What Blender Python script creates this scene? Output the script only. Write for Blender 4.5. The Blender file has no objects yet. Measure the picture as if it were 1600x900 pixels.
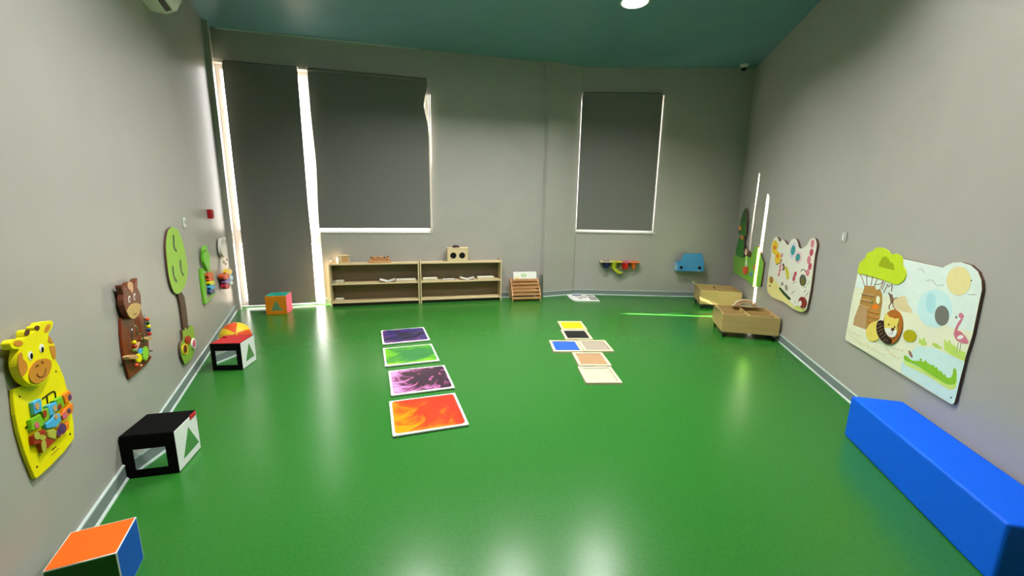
import bpy, bmesh, math, random
from mathutils import Vector, Matrix

random.seed(7)
scene = bpy.context.scene
COL = scene.collection

# ------------------------------------------------------------------ camera
CAM_H = 1.475
cam_d = bpy.data.cameras.new('camera')
cam_d.sensor_fit = 'HORIZONTAL'
cam_d.sensor_width = 36.0
cam_d.lens = 36.0 * 643.19 / 1600.0
cam_d.clip_start = 0.02
cam = bpy.data.objects.new('camera', cam_d)
COL.objects.link(cam)
cam.matrix_world = (Matrix.Translation((0, 0, CAM_H))
                    @ Matrix.Rotation(math.radians(90 - 11.2878), 4, 'X')
                    @ Matrix.Rotation(math.radians(0.94846), 4, 'Z'))
scene.camera = cam

# ------------------------------------------------------------------ sky, sun, exposure
SKY_STRENGTH = 10.0
SUN_STRENGTH = 260.0
LAMP_POWER = 50.0
world = bpy.data.worlds.new('sky')
scene.world = world
world.use_nodes = True
bg = world.node_tree.nodes['Background']
bg.inputs['Color'].default_value = (1.0, 0.955, 0.93, 1)
bg.inputs['Strength'].default_value = SKY_STRENGTH

sun_d = bpy.data.lights.new('sun', 'SUN')
sun_d.energy = SUN_STRENGTH
sun_d.color = (1.0, 0.86, 0.72)
sun_d.angle = math.radians(0.53)
sun = bpy.data.objects.new('sun', sun_d)
COL.objects.link(sun)
sun.rotation_euler = Vector((1.0, -0.055, -0.222)).to_track_quat('-Z', 'Y').to_euler()
sun.location = (-12, 7, 5)

vs = scene.view_settings
vs.view_transform = 'Standard'
vs.look = 'None'
vs.exposure = 0.0
vs.gamma = 1.0
vs.use_curve_mapping = False
scene.cycles.max_bounces = 8
scene.cycles.diffuse_bounces = 5
scene.cycles.glossy_bounces = 4
scene.cycles.transparent_max_bounces = 12
scene.cycles.sample_clamp_indirect = 4.0
scene.cycles.use_denoising = True

# ------------------------------------------------------------------ materials
def lin(h):
    h = h.lstrip('#')
    out = []
    for i in (0, 2, 4):
        c = int(h[i:i + 2], 16) / 255
        out.append(c / 12.92 if c <= .04045 else ((c + .055) / 1.055) ** 2.4)
    return tuple(out) + (1.0,)

PAL = {  # key: (srgb hex, roughness)
 'yellow': ('f8ec00', .4), 'darkmetal': ('3a3a36', .4), 'skyblue': ('4db4e6', .4), 'lime': ('7cc11f', .4),
 'orange': ('f0821a', .4), 'redbrown': ('a3301a', .4), 'olive': ('b5b845', .45), 'tan': ('c9a06a', .5),
 'pink': ('d9687a', .45), 'purple': ('5a3568', .45), 'black': ('0c0c0c', .5), 'brown': ('5a3418', .5),
 'ochre': ('cf8a2c', .45), 'white': ('f2f2ee', .4), 'mahogany': ('78310f', .35), 'bullbrown': ('6e3a24', .4),
 'peach': ('dcaa80', .5), 'muzzletan': ('cdab6c', .5), 'earbrown': ('8d5238', .45), 'orangered': ('e0582a', .4),
 'darkgreen': ('1f4a12', .45), 'navy': ('1d3f7e', .4), 'red': ('b52222', .4), 'olivegreen': ('6d8a3a', .45),
 'limebright': ('8fd63c', .4), 'darkred': ('8a231c', .4), 'leafgreen': ('9ccb47', .5), 'trunkbrown': ('4a3324', .55),
 'bushgreen': ('86b338', .5), 'sunyellow': ('f3cf2e', .45), 'froggreen': ('6cc321', .4), 'sandgrey': ('a9a58f', .5),
 'orangetan': ('d98a3a', .45), 'whiteboard': ('eae6de', .4), 'palegrey': ('bdb9b4', .5), 'taupe': ('8d7a68', .5),
 'lilac': ('a58bd0', .4), 'mint': ('9fe0d4', .4), 'crimson': ('c2233c', .4), 'coral': ('f08050', .4),
 'safaricream': ('eceed2', .35), 'skypale': ('e2f1ea', .35), 'waterpale': ('d2efec', .35), 'treelime': ('c6df2a', .4),
 'darklime': ('9cae08', .4), 'trunkprint': ('b88a48', .4), 'trunkprint2': ('c09c70', .4), 'branchmauve': ('9c6a5c', .4),
 'monkeybrown': ('80604a', .4), 'sandprint': ('e2d3a2', .4), 'lionyellow': ('ecd968', .4), 'maneorange': ('b86a22', .5),
 'manedark': ('2c1610', .7), 'suncream': ('ecdfa0', .4), 'elephantblue': ('cdeef0', .35), 'elephantear': ('b2e4ea', .35),
 'mirrorgrey': ('787872', .25), 'birdgrey': ('b9bfb4', .4), 'flamingo': ('d4798c', .4), 'reedlime': ('c3e06a', .4),
 'olivedisc': ('b9ac12', .4), 'paleolime': ('d4ea80', .4), 'crocgreen': ('8fc832', .4), 'meadowwhite': ('eceadc', .35),
 'meadowyellow': ('eee698', .4), 'meadowlime': ('dbe67e', .4), 'lilacpale': ('dcd6e4', .4), 'pinkpale': ('ecc8d2', .4),
 'tealprint': ('2fa0a0', .4), 'pinkflower': ('df8090', .4), 'crimsonpink': ('c94868', .4), 'yellowleaf': ('dcd040', .4),
 'acorn': ('b4742c', .45), 'olivegold': ('6c6420', .4), 'stalkgreen': ('c4dcae', .4), 'hillgreen': ('7fbe3c', .4),
 'pinegreen': ('1d7a26', .4), 'pinemid': ('22701e', .4), 'pinedark': ('17501a', .4), 'bluedot': ('6f9ad0', .4),
 'chrome': ('b8bcc0', .2),
 'shelfback': ('74654e', .6), 'baseboard': ('828d8c', .4), 'baseboard_edge': ('c2d2cc', .35), 'pvc': ('efeae6', .35), 'switchgrey': ('b4b6b0', .35),
 'acwhite': ('dfe2d8', .35), 'acslot': ('15150f', .6), 'alarmred': ('b01a24', .35), 'fabricblue': ('0b52b4', .5),
 'foamblue': ('0064f2', .5), 'foamdark': ('0a2a78', .5),
 'fabblack': ('060606', .85), 'fabwhite': ('e4ebe6', .65), 'fabred': ('c02a2c', .6), 'faborange': ('e8660a', .6),
 'fabgreen': ('1f5a12', .6), 'fabteal': ('14a090', .6), 'fabpink': ('ee5a86', .6), 'fabamber': ('d9820c', .6),
 'plyedge': ('c9a878', .55), 'ledge': ('d8c8a0', .5), 'traycream': ('dccfac', .5), 'trayyellow': ('f8d80a', .5),
 'trayblack': ('191919', .6), 'trayblue': ('2a5fc8', .5), 'traygrey': ('a69c8a', .5), 'traytan': ('ae8c66', .5), 'traylight': ('cdc2a4', .5),
 'paper': ('f0f2ea', .6), 'cupnavy': ('18224a', .4), 'cupgreen': ('b4c02a', .4), 'cupred': ('c01a12', .4), 'cuporange': ('e87024', .4),
 'carblue': ('3c8cd0', .4), 'carside': ('9cc6e6', .4), 'castergrey': ('8a8a86', .3), 'rubber': ('1a1a18', .6),
 'concrete': ('b5ada2', .8), 'trunkinggrey': ('6a6c64', .5), 'domebrown': ('3a2a24', .5), 'woodring': ('d8c09c', .45),
 'plate_backing': ('5a4034', .5), 'rubberdark': ('2c2420', .6), 'greysteel': ('5c6360', .35),
}
MATS = {}

def nd(nt, t, **kw):
    n = nt.nodes.new(t)
    for k, v in kw.items():
        setattr(n, k, v)
    return n

def new_mat(name):
    m = bpy.data.materials.new(name)
    m.use_nodes = True
    return m, m.node_tree, m.node_tree.nodes['Principled BSDF']

def mat(key):
    """painted / plastic surface with faint procedural mottling"""
    if key in MATS:
        return MATS[key]
    hx, ro = PAL[key]
    m, nt, p = new_mat(key)
    c = lin(hx)
    tc = nd(nt, 'ShaderNodeTexCoord')
    nz = nd(nt, 'ShaderNodeTexNoise')
    nz.inputs['Scale'].default_value = 18
    nz.inputs['Detail'].default_value = 3
    nt.links.new(tc.outputs['Object'], nz.inputs['Vector'])
    mx = nd(nt, 'ShaderNodeMix', data_type='RGBA')
    mx.inputs['A'].default_value = tuple(x * .94 for x in c[:3]) + (1,)
    mx.inputs['B'].default_value = tuple(min(1, x * 1.05) for x in c[:3]) + (1,)
    nt.links.new(nz.outputs['Fac'], mx.inputs['Factor'])
    nt.links.new(mx.outputs['Result'], p.inputs['Base Color'])
    p.inputs['Roughness'].default_value = ro
    p.inputs['Specular IOR Level'].default_value = .3
    if key in ('fabblack', 'rubber', 'black'):
        p.inputs['Specular IOR Level'].default_value = .12
    if key == 'chrome':
        p.inputs['Metallic'].default_value = 1
    MATS[key] = m
    return m

def wood(key, h1, h2, scale=6, axis='X', rough=.45):
    if key in MATS:
        return MATS[key]
    m, nt, p = new_mat(key)
    tc = nd(nt, 'ShaderNodeTexCoord')
    mp = nd(nt, 'ShaderNodeMapping')
    st = {'X': (.6, 9, 9), 'Y': (9, .6, 9), 'Z': (9, 9, .6)}[axis]
    mp.inputs['Scale'].default_value = st
    nz = nd(nt, 'ShaderNodeTexNoise')
    nz.inputs['Scale'].default_value = scale
    nz.inputs['Detail'].default_value = 5
    nz.inputs['Distortion'].default_value = .4
    rp = nd(nt, 'ShaderNodeValToRGB')
    rp.color_ramp.elements[0].position = .3
    rp.color_ramp.elements[0].color = lin(h1)
    rp.color_ramp.elements[1].position = .7
    rp.color_ramp.elements[1].color = lin(h2)
    nt.links.new(tc.outputs['Object'], mp.inputs['Vector'])
    nt.links.new(mp.outputs['Vector'], nz.inputs['Vector'])
    nt.links.new(nz.outputs['Fac'], rp.inputs['Fac'])
    nt.links.new(rp.outputs['Color'], p.inputs['Base Color'])
    p.inputs['Roughness'].default_value = rough
    MATS[key] = m
    return m

def surface(key, h1, h2, rough, nscale, bump, bscale, coord='Object', spec=.5):
    if key in MATS:
        return MATS[key]
    m, nt, p = new_mat(key)
    tc = nd(nt, 'ShaderNodeTexCoord')
    nz = nd(nt, 'ShaderNodeTexNoise')
    nz.inputs['Scale'].default_value = nscale
    nz.inputs['Detail'].default_value = 6
    nt.links.new(tc.outputs[coord], nz.inputs['Vector'])
    rp = nd(nt, 'ShaderNodeValToRGB')
    rp.color_ramp.elements[0].position = .3
    rp.color_ramp.elements[0].color = lin(h1)
    rp.color_ramp.elements[1].position = .7
    rp.color_ramp.elements[1].color = lin(h2)
    nt.links.new(nz.outputs['Fac'], rp.inputs['Fac'])
    nt.links.new(rp.outputs['Color'], p.inputs['Base Color'])
    n2 = nd(nt, 'ShaderNodeTexNoise')
    n2.inputs['Scale'].default_value = bscale
    n2.inputs['Detail'].default_value = 3
    nt.links.new(tc.outputs[coord], n2.inputs['Vector'])
    bp = nd(nt, 'ShaderNodeBump')
    bp.inputs['Strength'].default_value = bump
    bp.inputs['Distance'].default_value = .01
    nt.links.new(n2.outputs['Fac'], bp.inputs['Height'])
    nt.links.new(bp.outputs['Normal'], p.inputs['Normal'])
    p.inputs['Roughness'].default_value = rough
    p.inputs['Specular IOR Level'].default_value = spec
    MATS[key] = m
    return m

def mat_mirror():
    if 'mirror' in MATS:
        return MATS['mirror']
    m, nt, p = new_mat('mirror')
    p.inputs['Base Color'].default_value = (.80, .84, .82, 1)
    p.inputs['Metallic'].default_value = 1
    p.inputs['Roughness'].default_value = .06
    MATS['mirror'] = m
    return m

def mat_glass():
    m = bpy.data.materials.new('window_glass')
    m.use_nodes = True
    nt = m.node_tree
    nt.nodes.clear()
    o = nd(nt, 'ShaderNodeOutputMaterial')
    mx = nd(nt, 'ShaderNodeMixShader')
    tr = nd(nt, 'ShaderNodeBsdfTransparent')
    gl = nd(nt, 'ShaderNodeBsdfGlossy')
    gl.inputs['Roughness'].default_value = .02
    mx.inputs[0].default_value = .07
    nt.links.new(tr.outputs[0], mx.inputs[1])
    nt.links.new(gl.outputs[0], mx.inputs[2])
    nt.links.new(mx.outputs[0], o.inputs[0])
    return m

def mat_translucent():
    m = bpy.data.materials.new('translucent_rail')
    m.use_nodes = True
    nt = m.node_tree
    nt.nodes.clear()
    o = nd(nt, 'ShaderNodeOutputMaterial')
    mx = nd(nt, 'ShaderNodeMixShader')
    tr = nd(nt, 'ShaderNodeBsdfTranslucent')
    tr.inputs['Color'].default_value = (.9, .9, .88, 1)
    df = nd(nt, 'ShaderNodeBsdfDiffuse')
    df.inputs['Color'].default_value = (.85, .85, .83, 1)
    mx.inputs[0].default_value = .25
    nt.links.new(tr.outputs[0], mx.inputs[1])
    nt.links.new(df.outputs[0], mx.inputs[2])
    nt.links.new(mx.outputs[0], o.inputs[0])
    return m

def mat_emit(name, col, strength):
    m, nt, p = new_mat(name)
    p.inputs['Base Color'].default_value = (.9, .9, .9, 1)
    p.inputs['Emission Color'].default_value = col
    p.inputs['Emission Strength'].default_value = strength
    return m

def mat_liquid(key, stops, wx, wy, wr, nscale, dist, wn=1.0):
    """swirling coloured gel under the clear top of a floor tile"""
    m, nt, p = new_mat(key)
    tc = nd(nt, 'ShaderNodeTexCoord')
    nz = nd(nt, 'ShaderNodeTexNoise')
    nz.inputs['Scale'].default_value = nscale
    nz.inputs['Detail'].default_value = 4
    nz.inputs['Roughness'].default_value = .55
    nz.inputs['Distortion'].default_value = dist
    nt.links.new(tc.outputs['Object'], nz.inputs['Vector'])
    sx = nd(nt, 'ShaderNodeSeparateXYZ')
    nt.links.new(tc.outputs['Object'], sx.inputs[0])
    ln = nd(nt, 'ShaderNodeVectorMath', operation='LENGTH')
    nt.links.new(tc.outputs['Object'], ln.inputs[0])
    def mad(a, k, b):
        n = nd(nt, 'ShaderNodeMath', operation='MULTIPLY_ADD')
        nt.links.new(a, n.inputs[0])
        n.inputs[1].default_value = k
        if isinstance(b, (int, float)):
            n.inputs[2].default_value = b
        else:
            nt.links.new(b, n.inputs[2])
        return n.outputs[0]
    f = mad(nz.outputs['Fac'], wn, .5 - .5 * wn)
    f = mad(sx.outputs[0], wx, f)
    f = mad(sx.outputs[1], wy, f)
    f = mad(ln.outputs['Value'], wr, f)
    rp = nd(nt, 'ShaderNodeValToRGB')
    cr = rp.color_ramp
    cr.elements[0].position, cr.elements[0].color = stops[0][0], lin(stops[0][1])
    cr.elements[1].position, cr.elements[1].color = stops[-1][0], lin(stops[-1][1])
    for pos, hx in stops[1:-1]:
        e = cr.elements.new(pos)
        e.color = lin(hx)
    nt.links.new(f, rp.inputs['Fac'])
    nt.links.new(rp.outputs['Color'], p.inputs['Base Color'])
    p.inputs['Roughness'].default_value = .3
    p.inputs['Specular IOR Level'].default_value = .3
    return m

WALL = surface('wall_paint', 'aaa8a1', 'afada6', .36, 3, .09, 4)
FLOOR = surface('green_vinyl', '286e26', '2e752a', .25, 60, .05, 6, spec=.38)
CEIL = surface('teal_ceiling', '62909c', '6795a1', .5, 4, .03, 20)
BLIND = surface('blind_fabric', '6b6c68', '71726e', .75, 250, .1, 400)
PLY = wood('birch_ply', 'd9c293', 'e4d0a4', 5, 'X')
PLYD = wood('birch_ply_cart', 'c2a468', 'ccb076', 5, 'X')
RACKW = wood('rack_wood', 'b98552', 'cfa06a', 6, 'X')
GLASS = mat_glass()
TRANS = mat_translucent()

# ------------------------------------------------------------------ mesh helpers
class MB:
    def __init__(s):
        s.v, s.f = [], []
    def add(s, vs_, fs):
        o = len(s.v)
        s.v += [tuple(x) for x in vs_]
        s.f += [tuple(i + o for i in f) for f in fs]
        return s
    def box(s, x0, y0, z0, x1, y1, z1):
        return s.add([(x0, y0, z0), (x1, y0, z0), (x1, y1, z0), (x0, y1, z0), (x0, y0, z1), (x1, y0, z1), (x1, y1, z1), (x0, y1, z1)],
                     [(0, 3, 2, 1), (4, 5, 6, 7), (0, 1, 5, 4), (1, 2, 6, 5), (2, 3, 7, 6), (3, 0, 4, 7)])
    def prism_y(s, pts, t0, t1):
        """outline (x,z) on a wall, from t0 to t1 out of the wall (towards -y)"""
        a = sum(pts[i][0] * pts[(i + 1) % len(pts)][1] - pts[(i + 1) % len(pts)][0] * pts[i][1] for i in range(len(pts)))
        if a < 0:
            pts = pts[::-1]
        n = len(pts)
        vs_ = [(x, -t0, z) for x, z in pts] + [(x, -t1, z) for x, z in pts]
        fs = [tuple(range(n, 2 * n)), tuple(reversed(range(n)))]
        fs += [(i, (i + 1) % n, n + (i + 1) % n, n + i) for i in range(n)]
        return s.add(vs_, fs)
    def prism_z(s, pts, z0, z1):
        a = sum(pts[i][0] * pts[(i + 1) % len(pts)][1] - pts[(i + 1) % len(pts)][0] * pts[i][1] for i in range(len(pts)))
        if a < 0:
            pts = pts[::-1]
        n = len(pts)
        vs_ = [(x, y, z0) for x, y in pts] + [(x, y, z1) for x, y in pts]
        fs = [tuple(range(n, 2 * n)), tuple(reversed(range(n)))]
        fs += [(i, (i + 1) % n, n + (i + 1) % n, n + i) for i in range(n)]
        return s.add(vs_, fs)
    def prism_x(s, pts, x0, x1):
        n = len(pts)
        a = sum(pts[i][0] * pts[(i + 1) % n][1] - pts[(i + 1) % n][0] * pts[i][1] for i in range(n))
        if a < 0:
            pts = pts[::-1]
        vs_ = [(x0, y, z) for y, z in pts] + [(x1, y, z) for y, z in pts]
        fs = [tuple(range(n, 2 * n)), tuple(reversed(range(n)))]
        fs += [(i, (i + 1) % n, n + (i + 1) % n, n + i) for i in range(n)]
        return s.add(vs_, fs)
    def cyl(s, c, axis, r, h, n=20, r2=None):
        r2 = r if r2 is None else r2
        ax = Vector(axis).normalized()
        u = ax.orthogonal().normalized()
        w = ax.cross(u)
        c = Vector(c)
        vs_ = []
        for k, rr in ((0, r), (1, r2)):
            for i in range(n):
                a = 2 * math.pi * i / n
                vs_.append(c + ax * h * k + (u * math.cos(a) + w * math.sin(a)) * rr)
        fs = [tuple(reversed(range(n))), tuple(range(n, 2 * n))] + [(i, (i + 1) % n, n + (i + 1) % n, n + i) for i in range(n)]
        return s.add(vs_, fs)
    def tube(s, path, r, n=8, closed=False):
        P = [Vector(p) for p in path]
        m = len(P)
        vs_ = []
        prev = None
        for i in range(m):
            a = P[(i - 1) % m] if (i > 0 or closed) else P[i]
            b = P[(i + 1) % m] if (i < m - 1 or closed) else P[i]
            d = (b - a).normalized()
            if prev is None:
                u = d.orthogonal().normalized()
            else:
                u = (prev - d * prev.dot(d)).normalized()
            prev = u
            w = d.cross(u)
            for k in range(n):
                an = 2 * math.pi * k / n
                vs_.append(P[i] + (u * math.cos(an) + w * math.sin(an)) * r)
        fs = []
        for i in range(m if closed else m - 1):
            j = (i + 1) % m
            for k in range(n):
                k2 = (k + 1) % n
                fs.append((i * n + k, i * n + k2, j * n + k2, j * n + k))
        if not closed:
            fs += [tuple(reversed(range(n))), tuple(range((m - 1) * n, m * n))]
        return s.add(vs_, fs)
    def ball(s, c, r, nu=16, nv=10, sc=(1, 1, 1)):
        vs_ = [(c[0], c[1], c[2] + r * sc[2])]
        for j in range(1, nv):
            ph = math.pi * j / nv
            for i in range(nu):
                th = 2 * math.pi * i / nu
                vs_.append((c[0] + r * sc[0] * math.sin(ph) * math.cos(th), c[1] + r * sc[1] * math.sin(ph) * math.sin(th), c[2] + r * sc[2] * math.cos(ph)))
        vs_.append((c[0], c[1], c[2] - r * sc[2]))
        fs = [(0, 1 + i, 1 + (i + 1) % nu) for i in range(nu)]
        for j in range(nv - 2):
            for i in range(nu):
                a = 1 + j * nu
                fs.append((a + i, a + nu + i, a + nu + (i + 1) % nu, a + (i + 1) % nu))
        L = len(vs_) - 1
        a = 1 + (nv - 2) * nu
        fs += [(L, a + (i + 1) % nu, a + i) for i in range(nu)]
        return s.add(vs_, fs)
    def build(s, name, m, parent=None, smooth=False, bevel=0, segs=2, loc=None, rot=None):
        me = bpy.data.meshes.new(name)
        me.from_pydata(s.v, [], s.f)
        me.materials.append(m if not isinstance(m, str) else mat(m))
        me.update()
        o = bpy.data.objects.new(name, me)
        COL.objects.link(o)
        if parent is not None:
            o.parent = parent
        if loc:
            o.location = loc
        if rot:
            o.rotation_euler = rot
        if smooth:
            for pg in me.polygons:
                pg.use_smooth = True
            try:
                me.set_sharp_from_angle(angle=math.radians(40))
            except Exception:
                pass
        if bevel:
            b = o.modifiers.new('bevel', 'BEVEL')
            b.width = bevel
            b.segments = segs
            b.limit_method = 'ANGLE'
            b.angle_limit = math.radians(40)
        return o

def empty(name, loc, rz=0):
    o = bpy.data.objects.new(name, None)
    o.empty_display_size = .05
    COL.objects.link(o)
    o.location = loc
    o.rotation_euler = (0, 0, rz)
    return o

def tag(o, label=None, cat=None, group=None, kind=None):
    if label:
        o['label'] = label
    if cat:
        o['category'] = cat
    if group:
        o['group'] = group
    if kind:
        o['kind'] = kind
    return o

def thing(name, label, cat, loc, rz=0, group=None):
    return tag(empty(name, loc, rz), label, cat, group)

def smooth_loop(pts, k=3):
    n = len(pts)
    out = []
    for i in range(n):
        p0, p1, p2, p3 = pts[i - 1], pts[i], pts[(i + 1) % n], pts[(i + 2) % n]
        for j in range(k):
            t = j / k
            out.append(tuple(.5 * ((2 * p1[q]) + (-p0[q] + p2[q]) * t + (2 * p0[q] - 5 * p1[q] + 4 * p2[q] - p3[q]) * t * t + (-p0[q] + 3 * p1[q] - 3 * p2[q] + p3[q]) * t ** 3) for q in (0, 1)))
    return out

def smooth_open(pts, k=5):
    out = []
    n = len(pts)
    for i in range(n - 1):
        p0 = pts[max(i - 1, 0)]; p1 = pts[i]; p2 = pts[i + 1]; p3 = pts[min(i + 2, n - 1)]
        for j in range(k):
            t = j / k
            out.append(tuple(.5 * ((2 * p1[q]) + (-p0[q] + p2[q]) * t + (2 * p0[q] - 5 * p1[q] + 4 * p2[q] - p3[q]) * t * t + (-p0[q] + 3 * p1[q] - 3 * p2[q] + p3[q]) * t ** 3) for q in range(len(p1))))
    out.append(tuple(pts[-1]))
    return out

# ------------------------------------------------------------------ the room
ROOM_H = 3.607
TW = .22
WA0, WA1 = (-3.875, 5.652), (.46, 6.755)       # back wall with the tall window
WB0, WB1 = (1.05, 6.945), (3.69, 6.875)        # back wall beyond the pillar
WR1 = (2.10, .765)                              # near end of the right wall
WL0, WL1 = (-1.223, .25), (-3.875, 5.654)      # left wall, near end and far end

def wall(name, p, q, label, openings=(), ext0=0, ext1=0):
    """p left end, q right end as seen from inside; openings (s0,s1,z0,z1)"""
    dx, dy = q[0] - p[0], q[1] - p[1]
    L = math.hypot(dx, dy)
    mb = MB()
    xs = sorted({-ext0, L + ext1} | {o[0] for o in openings} | {o[1] for o in openings})
    for a, b in zip(xs, xs[1:]):
        zs = [(0, ROOM_H + .1)]
        for o in openings:
            if a >= o[0] - 1e-6 and b <= o[1] + 1e-6:
                zs = [z for z in ((0, o[2]), (o[3], ROOM_H + .1)) if z[1] - z[0] > 1e-4]
        for z0, z1 in zs:
            mb.box(a, 0, z0, b, TW, z1)
    o = mb.build(name, WALL, loc=(p[0], p[1], 0), rot=(0, 0, math.atan2(dy, dx)))
    return tag(o, label, 'wall', kind='structure')

def base_run(name, p, q, label, s0=0, s1=0, gaps=()):
    dx, dy = q[0] - p[0], q[1] - p[1]
    L = math.hypot(dx, dy)
    runs = [(s0, L - s1)]
    for g in gaps:
        runs = [r for a, b in runs for r in ((a, min(b, g[0])), (max(a, g[1]), b)) if r[1] - r[0] > .01]
    rz = math.atan2(dy, dx)
    mb, et, eb = MB(), MB(), MB()
    for a, b in runs:
        mb.box(a, -.010, .0, b, .0, .080)
        et.box(a, -.013, .078, b, 0, .086)
        eb.prism_x([(0, 0), (-.02, 0), (-.019, .005), (-.012, .012), (0, .012)], a, b)
    o = mb.build(name, 'baseboard', loc=(p[0], p[1], 0), rot=(0, 0, rz))
    et.build('top_edge', 'baseboard_edge', o)
    eb.build('floor_bead', 'baseboard_edge', o)
    return tag(o, label, 'baseboard', kind='structure')

SA0 = .1186                                     # blinds are measured from the corner trim
OPA = [(SA0 - .10, SA0 + 1.03, 0.012, 3.205), (SA0 + 1.03, SA0 + 2.535, 1.075, 3.205)]
OPB = [(-.05, 1.285, 1.075, 3.215)]
wall('wall_back_left', WA0, WA1, 'grey painted back wall behind the two shelves and big blinds', OPA, ext0=.2, ext1=.3)
wall('wall_back_right', WB0, WB1, 'grey painted back wall behind blue car toy and small blind', OPB, ext0=.35, ext1=.3)
wall('wall_right', WB1, WR1, 'plain grey painted wall on the right with picture panels', ext0=.2)
wall('wall_left', WL0, WL1, 'plain grey painted wall on the left with animal boards', ext1=.2)
wall('wall_front_right', WR1, (3.1, -1.4), 'grey wall beside the viewer on the right')
wall('wall_side_right', (3.1, -1.4), (3.1, -4.2), 'grey wall behind the viewer on the right')
wall('wall_front', (3.1, -4.2), (-3.1, -4.2), 'grey wall behind the viewer', ext0=.2, ext1=.2)
wall('wall_side_left', (-3.1, -4.2), (-3.1, -1.4), 'grey wall behind the viewer on the left')
wall('wall_front_left', (-3.1, -1.4), WL0, 'grey wall beside the viewer on the left')

# the pillar between the two back walls
pil = MB().prism_z([(.455, 6.77), (.515, 6.695), (1.045, 6.925), (1.06, 6.96), (1.0, 7.2), (.5, 7.05)], 0, ROOM_H + .05)
tag(pil.build('wall_pillar', WALL), 'grey square pillar between the two blind windows', 'pillar', kind='structure')
# shallow post in the far left corner
dl = Vector((WL1[0] - WL0[0], WL1[1] - WL0[1], 0)).normalized()
nl = Vector((dl.y, -dl.x, 0))
pa = Vector((-3.785, 5.47, 0))
post = [pa, pa + nl * .055, pa + nl * .055 + dl * .11, pa + dl * .11]
tag(MB().prism_z([(v.x, v.y) for v in post], 0, ROOM_H).build('trim_1', WALL), 'narrow grey post in the far left corner', 'trim', kind='structure')
pb = pa + nl * .055 + dl * .112  # white strip stands in for the post's edge lit by the window
tag(MB().prism_z([(v.x, v.y) for v in (pb, pb + dl * .016, pb + dl * .016 - nl * .05, pb - nl * .05)], 0, ROOM_H - .06).build('trim_2', 'pvc'), 'thin white strip added as the lit edge of the left corner post', 'trim', kind='structure')
# thin pale strip where the back wall meets the ceiling
dA = math.atan2(WA1[1] - WA0[1], WA1[0] - WA0[0])
tag(MB().box(.12, -.014, ROOM_H - .018, 2.6, 0, ROOM_H).build('trim_3', 'baseboard_edge', loc=(WA0[0], WA0[1], 0), rot=(0, 0, dA)), 'thin pale strip under the ceiling on the window wall', 'trim', kind='structure')

INNER = [WL0, WL1, WA0, WA1, (.5, 6.8), (1.05, 6.96), WB1, WR1, (3.1, -1.4), (3.1, -4.2), (-3.1, -4.2), (-3.1, -1.4)]
ccx, ccy = 0, 2.2
def grow(p, d):
    v = Vector((p[0] - ccx, p[1] - ccy))
    return (p[0] + v.x / v.length * d, p[1] + v.y / v.length * d)
fl_pts = [grow(p, .12) for p in INNER]
tag(MB().prism_z(fl_pts, -.1, 0).build('floor', FLOOR), 'glossy green vinyl floor', 'floor', kind='structure')
tag(MB().prism_z([grow(p, .2) for p in INNER], ROOM_H, ROOM_H + .12).build('ceiling', CEIL), 'dark teal painted ceiling', 'ceiling', kind='structure')
tag(MB().box(-40, -40, -.6, 40, 40, -.5).build('ground', 'concrete'), 'pale paved ground outside the windows', 'ground', kind='structure')

base_run('baseboard_left', WL0, WL1, 'grey skirting with pale edges along the left wall', s1=.19)
base_run('baseboard_back_left', WA0, WA1, 'grey skirting behind the wooden shelves', s0=.03, s1=.02, gaps=[OPA[0][:2]])
base_run('baseboard_back_right', WB0, WB1, 'grey skirting under the small blind window', s0=.0)
base_run('baseboard_right', WB1, WR1, 'grey skirting with pale edges along the right wall')
base_run('baseboard_pillar', (.515, 6.695), (1.045, 6.925), 'grey skirting at the foot of the pillar')

# ------------------------------------------------------------------ windows and blinds
def window(name, p, ang, o, rails, label):
    s0, s1, z0, z1 = o
    w = tag(empty(name, (p[0], p[1], 0), ang), label, 'window', kind='structure')
    y0, y1 = .115, .165
    fw = .05
    for nm, b in (('frame_side', (s0, s0 + fw, z0, z1)), ('frame_side', (s1 - fw, s1, z0, z1)), ('frame_head', (s0 + fw, s1 - fw, z1 - fw, z1)), ('frame_foot', (s0 + fw, s1 - fw, z0, z0 + fw))):
        MB().box(b[0], y0, b[2], b[1], y1, b[3]).build(nm, 'pvc', w, bevel=.004)
    zs = [z0 + fw]
    for r in rails:
        MB().box(s0 + fw, y0 + .002, r[0], s1 - fw, y1 - .002, r[1]).build('sun_block_rail', 'pvc', w, bevel=.004)  # unseen rail added behind the blind to block low sun
        zs += [r[0], r[1]]
    zs.append(z1 - fw)
    for a, b in zip(zs[::2], zs[1::2]):
        MB().box(s0 + fw, .136, a, s1 - fw, .142, b).build('pane', GLASS, w)
    return w

window('window_1', WA0, dA, OPA[0], [(.90, 1.085)], 'tall glazed balcony door behind the leftmost blind')
window('window_2', WA0, dA, OPA[1], [], 'wide window behind the middle grey blind')
dB = math.atan2(WB1[1] - WB0[1], WB1[0] - WB0[0])
window('window_3', WB0, dB, OPB[0], [], 'window behind the small grey blind right of the pillar')
SILL = [(OPA[1], WA0, dA, 'white sill under the middle blind'), (OPB[0], WB0, dB, 'white sill under the small right blind')]
for i, (o, p, a, lb) in enumerate(SILL):
    tag(MB().box(o[0] + .002, -.012, o[2] - .028, o[1] + (.05 if i == 0 else .03), .114, o[2] + .002).build('trim_%d' % (4 + i), 'pvc', loc=(p[0], p[1], 0), rot=(0, 0, a)), lb, 'window sill', kind='structure')

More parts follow.
